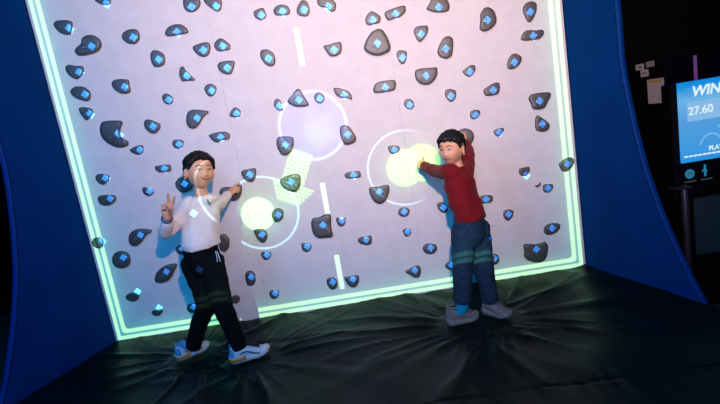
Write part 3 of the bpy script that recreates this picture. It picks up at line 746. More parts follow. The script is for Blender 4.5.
bolt_mesh = None
for idx, (label, outline) in enumerate(HOLDS):
    o2 = smooth_outline(outline)
    cx = sum(p.x for p in o2) / len(o2)
    cz = sum(p.y for p in o2) / len(o2)
    area = 0.5 * abs(sum(o2[i - 1].x * o2[i].y - o2[i].x * o2[i - 1].y for i in range(len(o2))))
    size = math.sqrt(area)
    h = min(0.048, max(0.014, 0.24 * size))
    t = thing('climbing_hold', label, 'climbing hold', (cx, 0, cz), 'climbing holds bolted to the wall')
    bm = bmesh.new()
    rings = []
    ox, oz = (random.uniform(-1, 1) * 0.10 * size, random.uniform(-0.4, 1) * 0.10 * size)
    for sc, dep in ((1.02, 0.0), (1.03, 0.35), (1.02, 0.68), (0.99, 0.88), (0.93, 0.98), (0.75, 1.02), (0.45, 1.05), (0.2, 1.06)):
        k = dep
        rings.append([Vector((cx + (p.x - cx) * sc + ox * k * (1 - sc), -0.0005 - dep * h * (1 + 0.10 * noise.noise(Vector((p.x * 9, p.y * 9, idx)))), cz + (p.y - cz) * sc + oz * k * (1 - sc))) for p in o2])
    loft(bm, rings)
    mesh_obj('grip_body', bm, M['hold'], t)
    if bolt_mesh is None:
        bm = bmesh.new()
        prof = ((0.0125, 0.004), (0.0125, -0.003), (0.011, -0.0045), (0.0075, -0.0045), (0.0065, -0.001), (0.002, 0.0))
        loft(bm, [ellipse((0, y, 0), (r, 0, 0), (0, 0, r), 14) for r, y in prof])
        bmesh.ops.translate(bm, verts=bm.verts, vec=parent_loc(t))
        b = mesh_obj('bolt', bm, M['bolt'], t)
        bolt_mesh = b.data
    else:
        b = link('bolt', bolt_mesh, t)
    sgn = -1 if idx % 3 else 1
    b.location = (sgn * 0.16 * size * (0.6 + 0.4 * random.random()), -h * 1.06 - 0.001, -0.10 * size)
    s = min(1.0, max(0.55, size / 0.13))
    b.scale = (s, s, s)

# ------------------------------------------------------------------ score kiosk with its screen, right of the bay
KY = -0.35
k0 = at(675, 84, KY); k1 = at(686, 163, KY)
SX, ST, SB = 0.5 * (k0.x + k1.x), k0.z, k1.z
SW = 0.80
kio = thing('score_kiosk', 'black score kiosk with a glowing blue result screen at the right edge of the photo', 'kiosk', (SX + 0.4, KY + 0.25, -0.3))
bm = bmesh.new(); add_box(bm, (SX - 0.040, KY + 0.02, SB - 0.145), (SX + SW + 0.075, KY + 0.12, ST + 0.0), bevel=0.008)
mesh_obj('screen_housing', bm, M['black'], kio, smooth=False)
scr = mat('screen blue', (0.01, 0.03, 0.08), 0.3, emit=(0.06, 0.36, 0.85), estr=0.85)
nt = scr.node_tree
tcn = nt.nodes.new('ShaderNodeTexCoord'); sx = nt.nodes.new('ShaderNodeSeparateXYZ'); nt.links.new(tcn.outputs['Object'], sx.inputs[0])
rmp = nt.nodes.new('ShaderNodeValToRGB'); mr = nt.nodes.new('ShaderNodeMapRange')
mr.inputs[1].default_value = SB + 0.3; mr.inputs[2].default_value = ST + 0.3
nt.links.new(sx.outputs[2], mr.inputs[0]); nt.links.new(mr.outputs[0], rmp.inputs[0])
cr = rmp.color_ramp
cr.elements[0].position = 0.0; cr.elements[0].color = (0.015, 0.31, 0.83, 1)
cr.elements[1].position = 1.0; cr.elements[1].color = (0.0, 0.27, 0.80, 1)
for p_, c_ in ((0.12, (0.05, 0.36, 0.83, 1)), (0.5, (0.10, 0.38, 0.80, 1)), (0.78, (0.16, 0.50, 0.88, 1)), (0.93, (0.01, 0.32, 0.82, 1))):
    e_ = cr.elements.new(p_); e_.color = c_
nt.links.new(rmp.outputs[0], nt.nodes['Principled BSDF'].inputs['Emission Color'])
bm = bmesh.new(); add_box(bm, (SX, KY, SB), (SX + SW, KY + 0.03, ST), bevel=0.002)
screen = mesh_obj('screen', bm, scr, kio, smooth=False)


def glow(name, c, s):
    return mat(name, (0.02, 0.02, 0.02), 0.4, emit=c, estr=s)


G_white = glow('screen white', (0.75, 0.92, 1.0), 0.95)
G_pale = glow('screen pale band', (0.27, 0.56, 0.92), 0.85)
G_cyan = glow('screen cyan', (0.06, 0.72, 0.80), 0.9)
G_icon = glow('backlit icon blue', (0.02, 0.28, 0.52), 0.6)
G_dim = glow('backlit caption', (0.06, 0.09, 0.10), 0.5)


def sbox(name, m, x0, x1, z0, z1, parent, y=KY, d=0.002):
    bm = bmesh.new(); add_box(bm, (x0, y - d, z0), (x1, y, z1))
    return mesh_obj(name, bm, m, parent, smooth=False)


H = ST - SB
sbox('score_band', G_pale, SX + 0.045, SX + SW - 0.05, ST - 0.49 * H, ST - 0.25 * H, screen)


def text(name, body, size, x, z, m, parent, shear=0.0, bold=0.0, y=KY - 0.003):
    cu = bpy.data.curves.new(name, 'FONT')
    cu.body = body; cu.size = size; cu.shear = shear; cu.extrude = 0.0006; cu.offset = bold
    o = bpy.data.objects.new(name, cu); COL.objects.link(o)
    dg = bpy.context.evaluated_depsgraph_get(); dg.update()
    me = bpy.data.meshes.new_from_object(o.evaluated_get(dg))
    bpy.data.objects.remove(o)
    for v in me.vertices:
        v.co = Vector((x + v.co.x, y - v.co.z, z + v.co.y)) - parent_loc(parent)
    me.materials.clear(); me.materials.append(m)
    return link(name, me, parent)


text('title_text', 'WINN', 0.088, SX + 0.075, ST - 0.185 * H, G_white, screen, 0.22, 0.0025)
text('time_text', '27.60', 0.072, SX + 0.050, ST - 0.41 * H, G_white, screen, 0.0, 0.001)
text('caption_text', 'PLAY', 0.040, SX + 0.170, SB + 0.115 * H, G_white, screen, 0.0, 0.001)
bm = bmesh.new()
for i in range(26):
    add_box(bm, (SX + 0.012 + i * 0.03, KY - 0.002, SB + 0.034), (SX + 0.036 + i * 0.03, KY, SB + 0.044))
mesh_obj('ticker_line', bm, G_white, screen, smooth=False)
bm = bmesh.new()
for i in range(40):
    add_box(bm, (SX + 0.05 + i * 0.018, KY - 0.0015, ST - 0.048), (SX + 0.060 + i * 0.018, KY, ST - 0.045))
    add_box(bm, (SX + 0.05 + i * 0.018, KY - 0.0015, ST - 0.225 * H - 0.0015), (SX + 0.060 + i * 0.018, KY, ST - 0.225 * H + 0.0015))
mesh_obj('dotted_rule', bm, G_pale, screen, smooth=False)
sbox('dash_mark', G_cyan, SX + 0.235, SX + 0.292, ST - 0.615 * H, ST - 0.585 * H, screen)
bm = bmesh.new()
loft(bm, [ellipse((SX + 0.305, KY - 0.003, ST - 0.535 * H), (0.017, 0, 0), (0, 0, 0.02), 16), ellipse((SX + 0.305, KY, ST - 0.535 * H), (0.017, 0, 0), (0, 0, 0.02), 16)])
add_box(bm, (SX + 0.287, KY - 0.003, ST - 0.75 * H), (SX + 0.323, KY, ST - 0.585 * H), bevel=0.0)
mesh_obj('figure_icon', bm, G_white, screen, smooth=False)
bm = bmesh.new()
tube(bm, [Vector((SX + 0.19 + 0.08 * math.cos(a), KY - 0.001, SB + 0.05 * H + 0.03 + 0.11 * math.sin(a))) for a in [0.5 + 2.2 * i / 12 for i in range(13)]], 0.004, 6)
mesh_obj('arc_mark', bm, G_pale, screen)
# backlit icons under the screen
iy = KY + 0.02
bm = bmesh.new()
c = (SX + 0.055, SB - 0.080)
for r in ((0.031,),):
    loft(bm, [ellipse((c[0], iy - 0.002, c[1]), (r[0], 0, 0), (0, 0, r[0]), 24), ellipse((c[0], iy, c[1]), (r[0], 0, 0), (0, 0, r[0]), 24)])
ic = mesh_obj('round_icon', bm, G_icon, kio, smooth=False)
bm = bmesh.new()
tube(bm, [(c[0] - 0.012, iy - 0.003, c[1] - 0.012), (c[0] - 0.012, iy - 0.003, c[1] + 0.012), (c[0], iy - 0.003, c[1] - 0.004), (c[0] + 0.012, iy - 0.003, c[1] + 0.012), (c[0] + 0.012, iy - 0.003, c[1] - 0.012)], 0.003, 6)
mesh_obj('icon_mark', bm, G_dim, ic)
bm = bmesh.new()
c = (SX + 0.155, SB - 0.070)
tube(bm, [(c[0], iy - 0.001, c[1] - 0.035), (c[0], iy - 0.001, c[1] + 0.015)], 0.007, 8)
tube(bm, [(c[0] - 0.018, iy - 0.001, c[1] - 0.005), (c[0], iy - 0.001, c[1] + 0.012), (c[0] + 0.012, iy - 0.001, c[1] - 0.008)], 0.004, 8)
ball(bm, (c[0], iy - 0.001, c[1] + 0.029), 0.008)
mesh_obj('climber_icon', bm, G_icon, kio)
for x0, x1 in ((0.02, 0.095), (0.125, 0.20)):
    sbox('icon_caption', G_dim, SX + x0, SX + x1, SB - 0.135, SB - 0.127, kio, iy)
# stand
pz = SB - 0.15
bm = bmesh.new(); add_box(bm, (SX - 0.045, KY + 0.03, -0.3), (SX + SW + 0.05, KY + 0.42, pz), bevel=0.006)
mesh_obj('cabinet', bm, M['black'], kio, smooth=False)
bm = bmesh.new(); tube(bm, [(SX + 0.002, KY - 0.0, pz - 0.01), (SX + 0.002, KY - 0.0, -0.28)], 0.022, 16)
mesh_obj('corner_post', bm, M['chrome'], kio)
bm = bmesh.new(); add_box(bm, (SX - 0.07, KY - 0.04, pz - 0.012), (SX + 0.03, KY + 0.06, pz), bevel=0.003)
mesh_obj('post_cap', bm, M['chrome'], kio, smooth=False)
bm = bmesh.new(); add_box(bm, (SX + 0.075, KY + 0.015, 0.08), (SX + SW, KY + 0.03, pz - 0.10), bevel=0.003)
mesh_obj('lower_panel', bm, M['teal'], kio, smooth=False)

# ------------------------------------------------------------------ dark equipment cabinet behind the kiosk
cb = at(664, 58, 0.6)
ec = thing('equipment_cabinet', 'tall black equipment cabinet behind the kiosk with pale notices on its left side', 'cabinet', (cb.x, 0.6, -0.3))
rz = Matrix.Rotation(math.radians(12), 4, 'Z')
T = Matrix.Translation((cb.x, 0.6, 0)) @ rz
bm = bmesh.new(); add_box(bm, (0.0, 0.0, -0.3), (1.1, 0.42, cb.z), M=T, bevel=0.006)
mesh_obj('cabinet_body', bm, M['black'], ec, smooth=False)
bm = bmesh.new(); add_box(bm, (0.012, -0.012, -0.2), (1.09, 0.0, cb.z - 0.012), M=T, bevel=0.003)
mesh_obj('cabinet_door', bm, M['navy'], ec, smooth=False)
bm = bmesh.new(); add_box(bm, (0.27, -0.022, 0.2), (0.295, -0.012, cb.z - 0.02), M=T)
mesh_obj('accent_strip', bm, M['purple'], ec, smooth=False)


def notice(name, label, cat, y0, y1, z0, z1, m, extra=None):
    """a sheet on the cabinet's left side; y runs away from the front corner"""
    bm = bmesh.new(); add_box(bm, (-0.004, y0, z0), (-0.001, y1, z1), M=T)
    c = T @ Vector((-0.003, 0.5 * (y0 + y1), z0))
    t = mesh_obj(name, bm, m, smooth=False, origin=c)
    tag(t, label, cat)
    for nm, mm, a, b, e, f in extra or ():
        bm = bmesh.new(); add_box(bm, (-0.0055, y0 + (y1 - y0) * a, z0 + (z1 - z0) * e), (-0.004, y0 + (y1 - y0) * b, z0 + (z1 - z0) * f), M=T)
        mesh_obj(nm, bm, mm, t, smooth=False)


n0 = cb.z
notice('notice_sheet', 'pale printed notice with a yellow heading on the dark cabinet', 'notice', 0.012, 0.185, n0 - 0.36, n0 - 0.155, M['paper'], [('heading_band', M['yellow'], 0.12, 0.9, 0.86, 0.95)])
notice('notice_label', 'small white label just above the yellow-headed notice on the dark cabinet', 'label', 0.165, 0.25, n0 - 0.125, n0 - 0.065, M['paper'], [('print', M['ink'], 0.2, 0.8, 0.4, 0.6)])
notice('notice_label', 'small white label with dark print, farthest left on the dark cabinet', 'label', 0.21, 0.30, n0 - 0.062, n0 - 0.012, M['paper'], [('print', M['ink'], 0.25, 0.7, 0.35, 0.65)])
notice('notice_label', 'small greyish barcode label highest on the dark cabinet side', 'label', 0.10, 0.185, n0 - 0.050, n0 - 0.006, M['paper'], [('bars', M['ink'], q, q + 0.06, 0.1, 0.9) for q in (0.06, 0.2, 0.34, 0.48, 0.62, 0.76, 0.88)])

# ------------------------------------------------------------------ people
def frame(front, up):
    """matrix whose columns are the person's left, back and up"""
    f = Vector(front).normalized()
    u = Vector(up)
    u = (u - f * u.dot(f)).normalized()
    b = -f
    l = b.cross(u)          # left of the person (x), y = back, z = up
    return Matrix((l, b, u)).transposed()


def gau(s, c, w):
    return math.exp(-sum(((s[i] - c[i]) / w[i]) ** 2 for i in range(3)))


def head_shape(s):
    """unit sphere point (x left, y back, z up) to head surface, metres"""
    sx_, sy_, sz_ = s
    low = sm(0.1, -1.0, sz_)
    fr = max(0.0, -sy_)
    x, y, z = 0.0735 * sx_, 0.090 * sy_, 0.106 * sz_
    x *= 1 - 0.17 * low
    if sy_ > 0:
        y *= 1 - 0.38 * low
    else:
        y *= 1 - 0.05 * fr
        y -= 0.004 * low * fr
    for q in (-1, 1):
        x += q * 0.0045 * gau(s, (q * 0.62, -0.68, -0.36), (0.3, 0.4, 0.3)) * 1.4
        y -= 0.003 * gau(s, (q * 0.50, -0.78, -0.32), (0.28, 0.4, 0.26))
        y += 0.0055 * gau(s, (q * 0.40, -0.9, 0.02), (0.22, 0.5, 0.13))
        y -= 0.003 * gau(s, (q * 0.40, -0.85, 0.25), (0.25, 0.5, 0.10))
        y -= 0.004 * gau(s, (q * 0.09, -0.97, -0.27), (0.07, 0.5, 0.07))
    y -= 0.014 * gau(s, (0, -1, -0.235), (0.105, 0.5, 0.12))
    y -= 0.006 * gau(s, (0, -1, -0.06), (0.09, 0.5, 0.16))
    y -= 0.0035 * gau(s, (0, -0.9, -0.53), (0.25, 0.5, 0.10))
    y -= 0.005 * gau(s, (0, -0.6, -0.86), (0.28, 0.6, 0.16))
    return Vector((x, y, z))


def face_pt(sx_, sz_, out=0.0):
    s = (sx_, -math.sqrt(max(0.0, 1 - sx_ * sx_ - sz_ * sz_)), sz_)
    p = head_shape(s)
    return p + Vector((s[0] * 0.5, s[1], s[2] * 0.5)).normalized() * out


def sphere_grid(fn, nu=72, nv=48):
    bm = bmesh.new()
    top = bm.verts.new(fn((0, 0, 1)))
    bot = bm.verts.new(fn((0, 0, -1)))
    rows = []
    for j in range(1, nv):
        ph = PI * j / nv
        rows.append([bm.verts.new(fn((math.sin(ph) * math.cos(2 * PI * i / nu), math.sin(ph) * math.sin(2 * PI * i / nu), math.cos(ph)))) for i in range(nu)])
    for i in range(nu):
        k = (i + 1) % nu
        bm.faces.new((top, rows[0][i], rows[0][k]))
        bm.faces.new((bot, rows[-1][k], rows[-1][i]))
        for a, b in zip(rows, rows[1:]):
            bm.faces.new((a[i], b[i], b[k], a[k]))
    return bm


def merge(dst, src, Mx):
    mp = {}
    for v in src.verts:
        mp[v] = dst.verts.new(Mx @ v.co)
    for f in src.faces:
        dst.faces.new([mp[v] for v in f.verts])
    src.free()


def interp(tab, x):
    for (a, va), (b, vb) in zip(tab, tab[1:]):
        if x <= b:
            return va + (vb - va) * sm(a, b, x)
    return tab[-1][1]


def add_head(bm, H):
    merge(bm, sphere_grid(head_shape), H)
    for q in (-1, 1):                                   # ears
        R3 = Matrix.Rotation(q * math.radians(30), 3, 'Z')
        hm = H.to_3x3() @ R3
        c = H @ Vector((q * 0.0775, 0.006, -0.016))
        ball(bm, c, (0.0075, 0.019, 0.031), hm, 14)
        for i in range(7):                              # raised rim
            a0, a1 = -1.2 + i * 0.5, -1.2 + (i + 1) * 0.5
            p = [c + hm @ Vector((q * 0.005, 0.0155 * math.cos(a), 0.026 * math.sin(a))) for a in (a0, a1)]
            tube(bm, p, 0.0042, 8)
        ball(bm, c + hm @ Vector((q * 0.002, -0.004, -0.024)), (0.006, 0.008, 0.009), hm, 10)


def face_parts(parent, H, smile, gaze, eye_open=1.0):
    """eyes, brows and lips as parts of the person"""
    R3 = H.to_3x3()
    for q in (-1, 1):
        c = face_pt(q * 0.395, 0.02, -0.0055)
        bm = bmesh.new()
        ball(bm, H @ c, (0.0148, 0.0085, 0.0062 * eye_open), R3 @ Matrix.Rotation(q * math.radians(18), 3, 'Z'), 20)
        e = mesh_obj('eye', bm, M['eyewhite'], parent)
        bm = bmesh.new()
        ball(bm, H @ (c + Vector((gaze, -0.0058, 0.0002))), (0.0066, 0.0036, 0.0058 * eye_open), R3, 16)
        mesh_obj('iris', bm, M['iris'], e)
        bm = bmesh.new()
        tube(bm, spline([H @ face_pt(q * (0.395 + dx), 0.02 + dz, 0.0012) for dx, dz in ((-0.20, -0.005), (-0.08, 0.060), (0.06, 0.068), (0.20, 0.015))], 4), 0.0016, 8)
        mesh_obj('eyelid', bm, M['iris'], e)
        bm = bmesh.new()
        tube(bm, spline([H @ face_pt(q * sx_, sz_, 0.0) for sx_, sz_ in ((0.17, 0.235), (0.33, 0.285), (0.50, 0.275), (0.64, 0.215))], 4), [0.0022] * 4 + [0.0030] * 5 + [0.0022] * 4, 8)
        mesh_obj('eyebrow', bm, M['hair'], parent)
    up = [H @ face_pt(x, -0.475 + smile * x * x * 1.6 + (0.012 if abs(x) < 0.2 else 0), 0.0005) for x in (-0.32, -0.22, -0.11, 0, 0.11, 0.22, 0.32)]
    lo = [H @ face_pt(x, -0.520 + smile * x * x * 1.9, 0.0008) for x in (-0.26, -0.14, 0, 0.14, 0.26)]
    bm = bmesh.new()
    tube(bm, spline(up, 3), [0.0014] + [0.0026] * 17 + [0.0014], 8)
    tube(bm, spline(lo, 3), [0.0014] + [0.0034] * 11 + [0.0014], 8)
    lips = mesh_obj('lips', bm, M['lip'], parent)
    bm = bmesh.new()
    tube(bm, spline([H @ face_pt(x, -0.498 + smile * x * x * 1.7, 0.0028) for x in (-0.34, -0.2, 0, 0.2, 0.34)], 4), 0.0013, 6)
    mesh_obj('mouth_line', bm, M['iris'], lips)
    bm = bmesh.new()
    for q in (-1, 1):
        ball(bm, H @ face_pt(q * 0.075, -0.345, 0.001), (0.0032, 0.003, 0.0018), R3, 8)
    mesh_obj('nostril', bm, M['lip'], parent)


def hair_bm(H, fringe, thick, seed, part=0.0):
    def fn(s):
        az = abs(math.degrees(math.atan2(s[0], -s[1])))
        line = interp(fringe, az)
        saz = math.degrees(math.atan2(s[0], -s[1]))
        jag = 0.07 * noise.noise(Vector((saz * 0.13, seed, 0))) + 0.06 * noise.noise(Vector((saz * 0.45, seed, 4)))
        mk = sm(line - 0.05 + jag, line + 0.05 + jag, s[2])
        t = thick * (0.62 + 0.25 * sm(-0.2, 0.5, s[2]) + 0.35 * sm(0.25, 0.55, s[2]) * sm(1.0, 0.55, s[2]))
        strand = noise.noise(Vector((s[0] * 9 + part * s[2], s[1] * 9, s[2] * 3 + seed))) * 0.0055 + noise.noise(Vector((s[0] * 26, s[1] * 26, s[2] * 6 + seed))) * 0.0042
        p = head_shape(s)
        n = Vector((s[0] / 0.0735, s[1] / 0.09, s[2] / 0.106)).normalized()
        return p + n * (mk * (t + strand) - (1 - mk) * 0.012)
    raw = sphere_grid(fn, 160, 110)
    bm = bmesh.new()
    merge(bm, raw, H)
    return bm


def add_hand(bm, wrist, fdir, pnorm, thumb_sign, curls, spread=6.0, size=1.0, thumb=(0.5, 0.6, 0.3), yaw=None):
    """palm and five fingers; curls = bend in degrees at each joint for index .. little finger"""
    f = Vector(fdir).normalized()
    p = Vector(pnorm); p = (p - f * p.dot(f)).normalized()
    l = f.cross(p) * thumb_sign                      # towards the thumb
    w = Vector(wrist)
    k = size
    base = ((0.021, 0.064), (0.007, 0.067), (-0.0075, 0.064), (-0.0205, 0.057))
    lens = (0.053, 0.059, 0.055, 0.043)
    for i in range(4):
        lo, bo = base[i]
        kn = w + f * bo * k + l * lo * k - p * 0.002 * k
        tube(bm, [w + f * 0.008 * k + l * lo * 0.62 * k, kn], [0.0120 * k, 0.0098 * k], 12)
        tube(bm, [w + f * 0.016 * k + l * lo * 0.8 * k + p * 0.004 * k, kn + p * 0.003 * k], [0.0110 * k, 0.0085 * k], 12)
        ang = math.radians((1.5 - i) * spread if yaw is None else yaw[i])
        d0 = (f * math.cos(ang) + l * math.sin(ang)).normalized()
        pts = [kn]
        bend = 0.0
        for seg, fr in zip((0.46, 0.30, 0.24), (0.9, 1.15, 0.75)):
            bend += math.radians(curls[i]) * fr
            pts.append(pts[-1] + (d0 * math.cos(bend) + p * math.sin(bend)) * lens[i] * seg * k)
        tube(bm, pts, [0.0083 * k, 0.0076 * k, 0.0070 * k, 0.0060 * k], 12)
    tb = w + f * 0.020 * k + l * 0.016 * k + p * 0.004 * k
    a, b, c = thumb
    d = (f * a + l * b + p * c).normalized()
    t1 = tb + d * 0.030 * k
    d2 = (d + f * 0.25 - l * 0.25 * abs(c) + p * c * 0.3).normalized()
    t2 = t1 + d2 * 0.024 * k
    t3 = t2 + (d2 - l * 0.3 * abs(c)).normalized() * 0.018 * k
    tube(bm, [w + f * 0.010 * k + l * 0.004 * k, tb, t1, t2, t3], [0.0120 * k, 0.0125 * k, 0.0095 * k, 0.0082 * k, 0.0066 * k], 12)


def limb(bm, pts, rad, n=6, **kw):
    """smooth limb through joints with a radius at each joint"""
    P_ = spline(pts, n)
    R_ = []
    for i in range(len(rad) - 1):
        R_ += [rad[i] + (rad[i + 1] - rad[i]) * k / n for k in range(n)]
    R_.append(rad[-1])
    tube(bm, P_, R_, 18, **kw)


def torso(bm, rings, n=30, p=2.3):
    """rings: (centre, facing, half width, half depth)"""
    out = []
    for c, face, a, b in rings:
        f = Vector(face); f.z = 0; f.normalize()
        lat = Vector((0, 0, 1)).cross(f)
        out.append(ellipse(c, lat * a, f * b, n, p))
    loft(bm, out)


def cloth_noise(amp, freq, seed, squash=(1, 1, 1.0)):
    def fn(co):
        v = Vector((co.x * squash[0], co.y * squash[1], co.z * squash[2])) * freq + Vector((seed, seed * 2, 0))
        a = 1 - abs(noise.noise(v)) * 2.2
        return amp * (a * 0.6 + 0.5 * noise.noise(v * 2.3))
    return fn


def add_shoe(parent, heel, toe, ankle, mats, chunky=False, name='shoe'):
    """a trainer: upper with collar (the shoe), sole, laces, tongue, heel tab as sub-parts"""
    heel, toe = Vector(heel), Vector(toe)
    ax = toe - heel; L = ax.length; ax.normalize()
    yaw = math.atan2(ax.y, ax.x)
    pitch = math.asin(ax.z)
    F = Matrix.Translation(heel) @ Matrix.Rotation(yaw, 4, 'Z') @ Matrix.Rotation(-pitch, 4, 'Y')
    sc = L / 0.21
    hs = 1.30 if chunky else 1.08
    ws = 1.18 if chunky else 1.0
    #        x      half width  top     floor
    prof = [(-0.002, 0.020, 0.055, 0.024), (0.006, 0.029, 0.084, 0.022), (0.030, 0.034, 0.088, 0.020), (0.058, 0.036, 0.082, 0.019), (0.085, 0.038, 0.079, 0.018), (0.110, 0.041, 0.066, 0.016), (0.138, 0.043, 0.053, 0.014), (0.165, 0.042, 0.044, 0.014), (0.188, 0.034, 0.037, 0.015), (0.203, 0.020, 0.030, 0.018)]
    bm = bmesh.new()
    rings = []
    for x, w, t, b in prof:
        w *= sc * ws; t *= sc * hs; b *= sc * hs
        ring = []
        for k in range(22):
            a = 2 * PI * k / 22
            ca, sa = math.cos(a), math.sin(a)
            yy = w * math.copysign(abs(ca) ** 0.75, ca) * (1.0 if sa < 0 else 1 - 0.42 * sa ** 1.5 * min(1, t / (0.07 * sc)))
            zz = b + (t - b) * 0.5 * (1 + math.copysign(abs(sa) ** 0.8, sa))
            ring.append(F @ Vector((x * sc, yy, zz)))
        rings.append(ring)
    loft(bm, rings)
    bmesh.ops.subdivide_edges(bm, edges=bm.edges[:], cuts=1, use_grid_fill=True, smooth=0.4)
    sh = mesh_obj(name, bm, mats['upper'], parent)
    # sole
    bm = bmesh.new()
    so = [(-0.010, 0.016), (-0.004, 0.030), (0.02, 0.038), (0.06, 0.038), (0.10, 0.038), (0.14, 0.045), (0.17, 0.045), (0.195, 0.034), (0.209, 0.015)]
    lo_r, out = 1, []
    rings = []
    for x, w in so:
        w *= sc * ws * 1.03
        spring = 0.014 * sm(0.13, 0.21, x) * sc + 0.005 * sm(0.03, -0.01, x) * sc
        th = (0.032 - 0.008 * sm(0.05, 0.15, x)) * sc * hs
        if chunky:
            th += 0.006 * math.sin(x * 95) * sc
        rings.append([F @ Vector((x * sc, y, z)) for y, z in ((-w * 0.92, spring), (-w * 0.5, spring), (0, spring), (w * 0.5, spring), (w * 0.92, spring), (w * 1.0, spring + th * 0.25), (w * 1.03, spring + th * 0.6), (w * 0.96, spring + th), (w * 0.5, spring + th * 0.95), (-w * 0.5, spring + th * 0.95), (-w * 0.96, spring + th), (-w * 1.03, spring + th * 0.6), (-w * 1.0, spring + th * 0.25))])
    loft(bm, rings)
    sole = mesh_obj('sole', bm, mats['sole'], sh)
    # heel clip and toe tip on the sole
    if 'clip' in mats:
        bm = bmesh.new()
        rings = []
        for x, w in ((-0.0115, 0.017), (-0.005, 0.032), (0.02, 0.0405), (0.055, 0.0405), (0.075, 0.040)):
            w *= sc * ws * 1.04
            rings.append([F @ Vector((x * sc, y, z * sc * hs)) for y, z in ((-w, 0.012), (-w * 0.4, 0.011), (w * 0.4, 0.011), (w, 0.012), (w * 1.02, 0.022), (w * 0.97, 0.031), (-w * 0.97, 0.031), (-w * 1.02, 0.022))])
        loft(bm, rings)
        mesh_obj('heel_clip', bm, mats['clip'], sh)
        bm = bmesh.new()
        rings = []
        for x, w in ((0.192, 0.036), (0.204, 0.026), (0.2115, 0.012)):
            w *= sc * ws
            rings.append([F @ Vector((x * sc, y, z * sc * hs)) for y, z in ((-w, 0.018), (w, 0.018), (w * 0.95, 0.033), (-w * 0.95, 0.033))])
        loft(bm, rings)
        mesh_obj('toe_tip', bm, mats['clip'], sh)
    # heel counter
    bm = bmesh.new()
    rings = []
    for x, w, t, b in (prof[0], prof[1], (0.022, 0.033, 0.086, 0.020)):
        w *= sc * ws * 1.035; t *= sc * hs; b *= sc * hs
        off = -0.003 * sc
        rings.append([F @ Vector((x * sc + off, yy * w, zz)) for yy, zz in ((-0.99, b + 0.004), (0.99, b + 0.004), (1.0, b + 0.35 * (t - b)), (0.90, b + 0.62 * (t - b)), (0.74, b + 0.84 * (t - b)), (-0.74, b + 0.84 * (t - b)), (-0.90, b + 0.62 * (t - b)), (-1.0, b + 0.35 * (t - b)))])
    loft(bm, rings)
    mesh_obj('heel_counter', bm, mats['counter'], sh)
    # swept side panel
    bm = bmesh.new()
    for q in (-1, 1):
        pts = []
        for x, zf in ((0.05, 0.40), (0.085, 0.55), (0.115, 0.45), (0.15, 0.30)):
            for (x0, w0, t0, b0), (x1, w1, t1, b1) in zip(prof, prof[1:]):
                if x0 <= x <= x1:
                    u = (x - x0) / (x1 - x0); w = w0 + (w1 - w0) * u; t = t0 + (t1 - t0) * u; b = b0 + (b1 - b0) * u
            pts.append(F @ Vector((x * sc, q * w * sc * ws * 0.98, (b + (t - b) * zf) * sc * hs)))
        tube(bm, spline(pts, 4), 0.0045 * sc, 8)
    mesh_obj('side_stripe', bm, mats['stripe'], sh)
    # tongue
    bm = bmesh.new()
    tube(bm, [F @ Vector((x * sc, 0, z * sc * hs)) for x, z in ((0.150, 0.050), (0.115, 0.067), (0.090, 0.084), (0.078, 0.098))], [0.012 * sc, 0.016 * sc, 0.018 * sc, 0.017 * sc], 12, flat=0.45, ref=F.to_3x3() @ Vector((0, 0, 1)))
    mesh_obj('tongue', bm, mats['tongue'], sh)
    # laces
    bm = bmesh.new()
    for i in range(5):
        x = 0.098 + i * 0.0125
        z = (0.086 - i * 0.0072) * sc * hs
        for q in (-1, 1):
            tube(bm, spline([F @ Vector((x * sc, -q * 0.020 * sc, z - 0.010 * sc)), F @ Vector(((x + 0.005) * sc, 0, z + 0.002 * sc)), F @ Vector(((x + 0.010) * sc, q * 0.020 * sc, z - 0.011 * sc))], 3), 0.0026 * sc, 6)
    for q in (-1, 1):
        tube(bm, spline([F @ Vector((0.100 * sc, 0, 0.088 * sc * hs)), F @ Vector((0.104 * sc, q * 0.020 * sc, 0.094 * sc * hs)), F @ Vector((0.094 * sc, q * 0.034 * sc, 0.080 * sc * hs)), F @ Vector((0.098 * sc, q * 0.012 * sc, 0.086 * sc * hs))], 3), 0.0024 * sc, 6)
    mesh_obj('laces', bm, mats['laces'], sh)
    # padded collar ring
    bm = bmesh.new()
    ring = [F @ Vector(((0.047 + 0.040 * math.cos(a)) * sc, 0.029 * sc * ws * math.sin(a), (0.087 + 0.008 * math.cos(a) ** 2) * sc * hs)) for a in [2 * PI * i / 24 for i in range(25)]]
    tube(bm, ring, 0.0065 * sc, 8)
    mesh_obj('collar', bm, mats['collar'], sh)
    return sh


def ring_tube(bm, c, axis, r1, r2, rad, ref=(0, 0, 1), n=28):
    axis = Vector(axis).normalized()
    a = Vector(ref); a = (a - axis * a.dot(axis)).normalized(); b = axis.cross(a)
    rings = []
    for i in range(n):
        t = 2 * PI * i / n
        d = a * math.cos(t) * r1 + b * math.sin(t) * r2
        dn = d.normalized()
        rings.append([Vector(c) + d + (dn * math.cos(q) + axis * math.sin(q)) * rad for q in [2 * PI * k / 8 for k in range(8)]])
    vr = [[bm.verts.new(p) for p in r] for r in rings]
    for i in range(n):
        for k in range(8):
            bm.faces.new((vr[i][k], vr[(i + 1) % n][k], vr[(i + 1) % n][(k + 1) % 8], vr[i][(k + 1) % 8]))


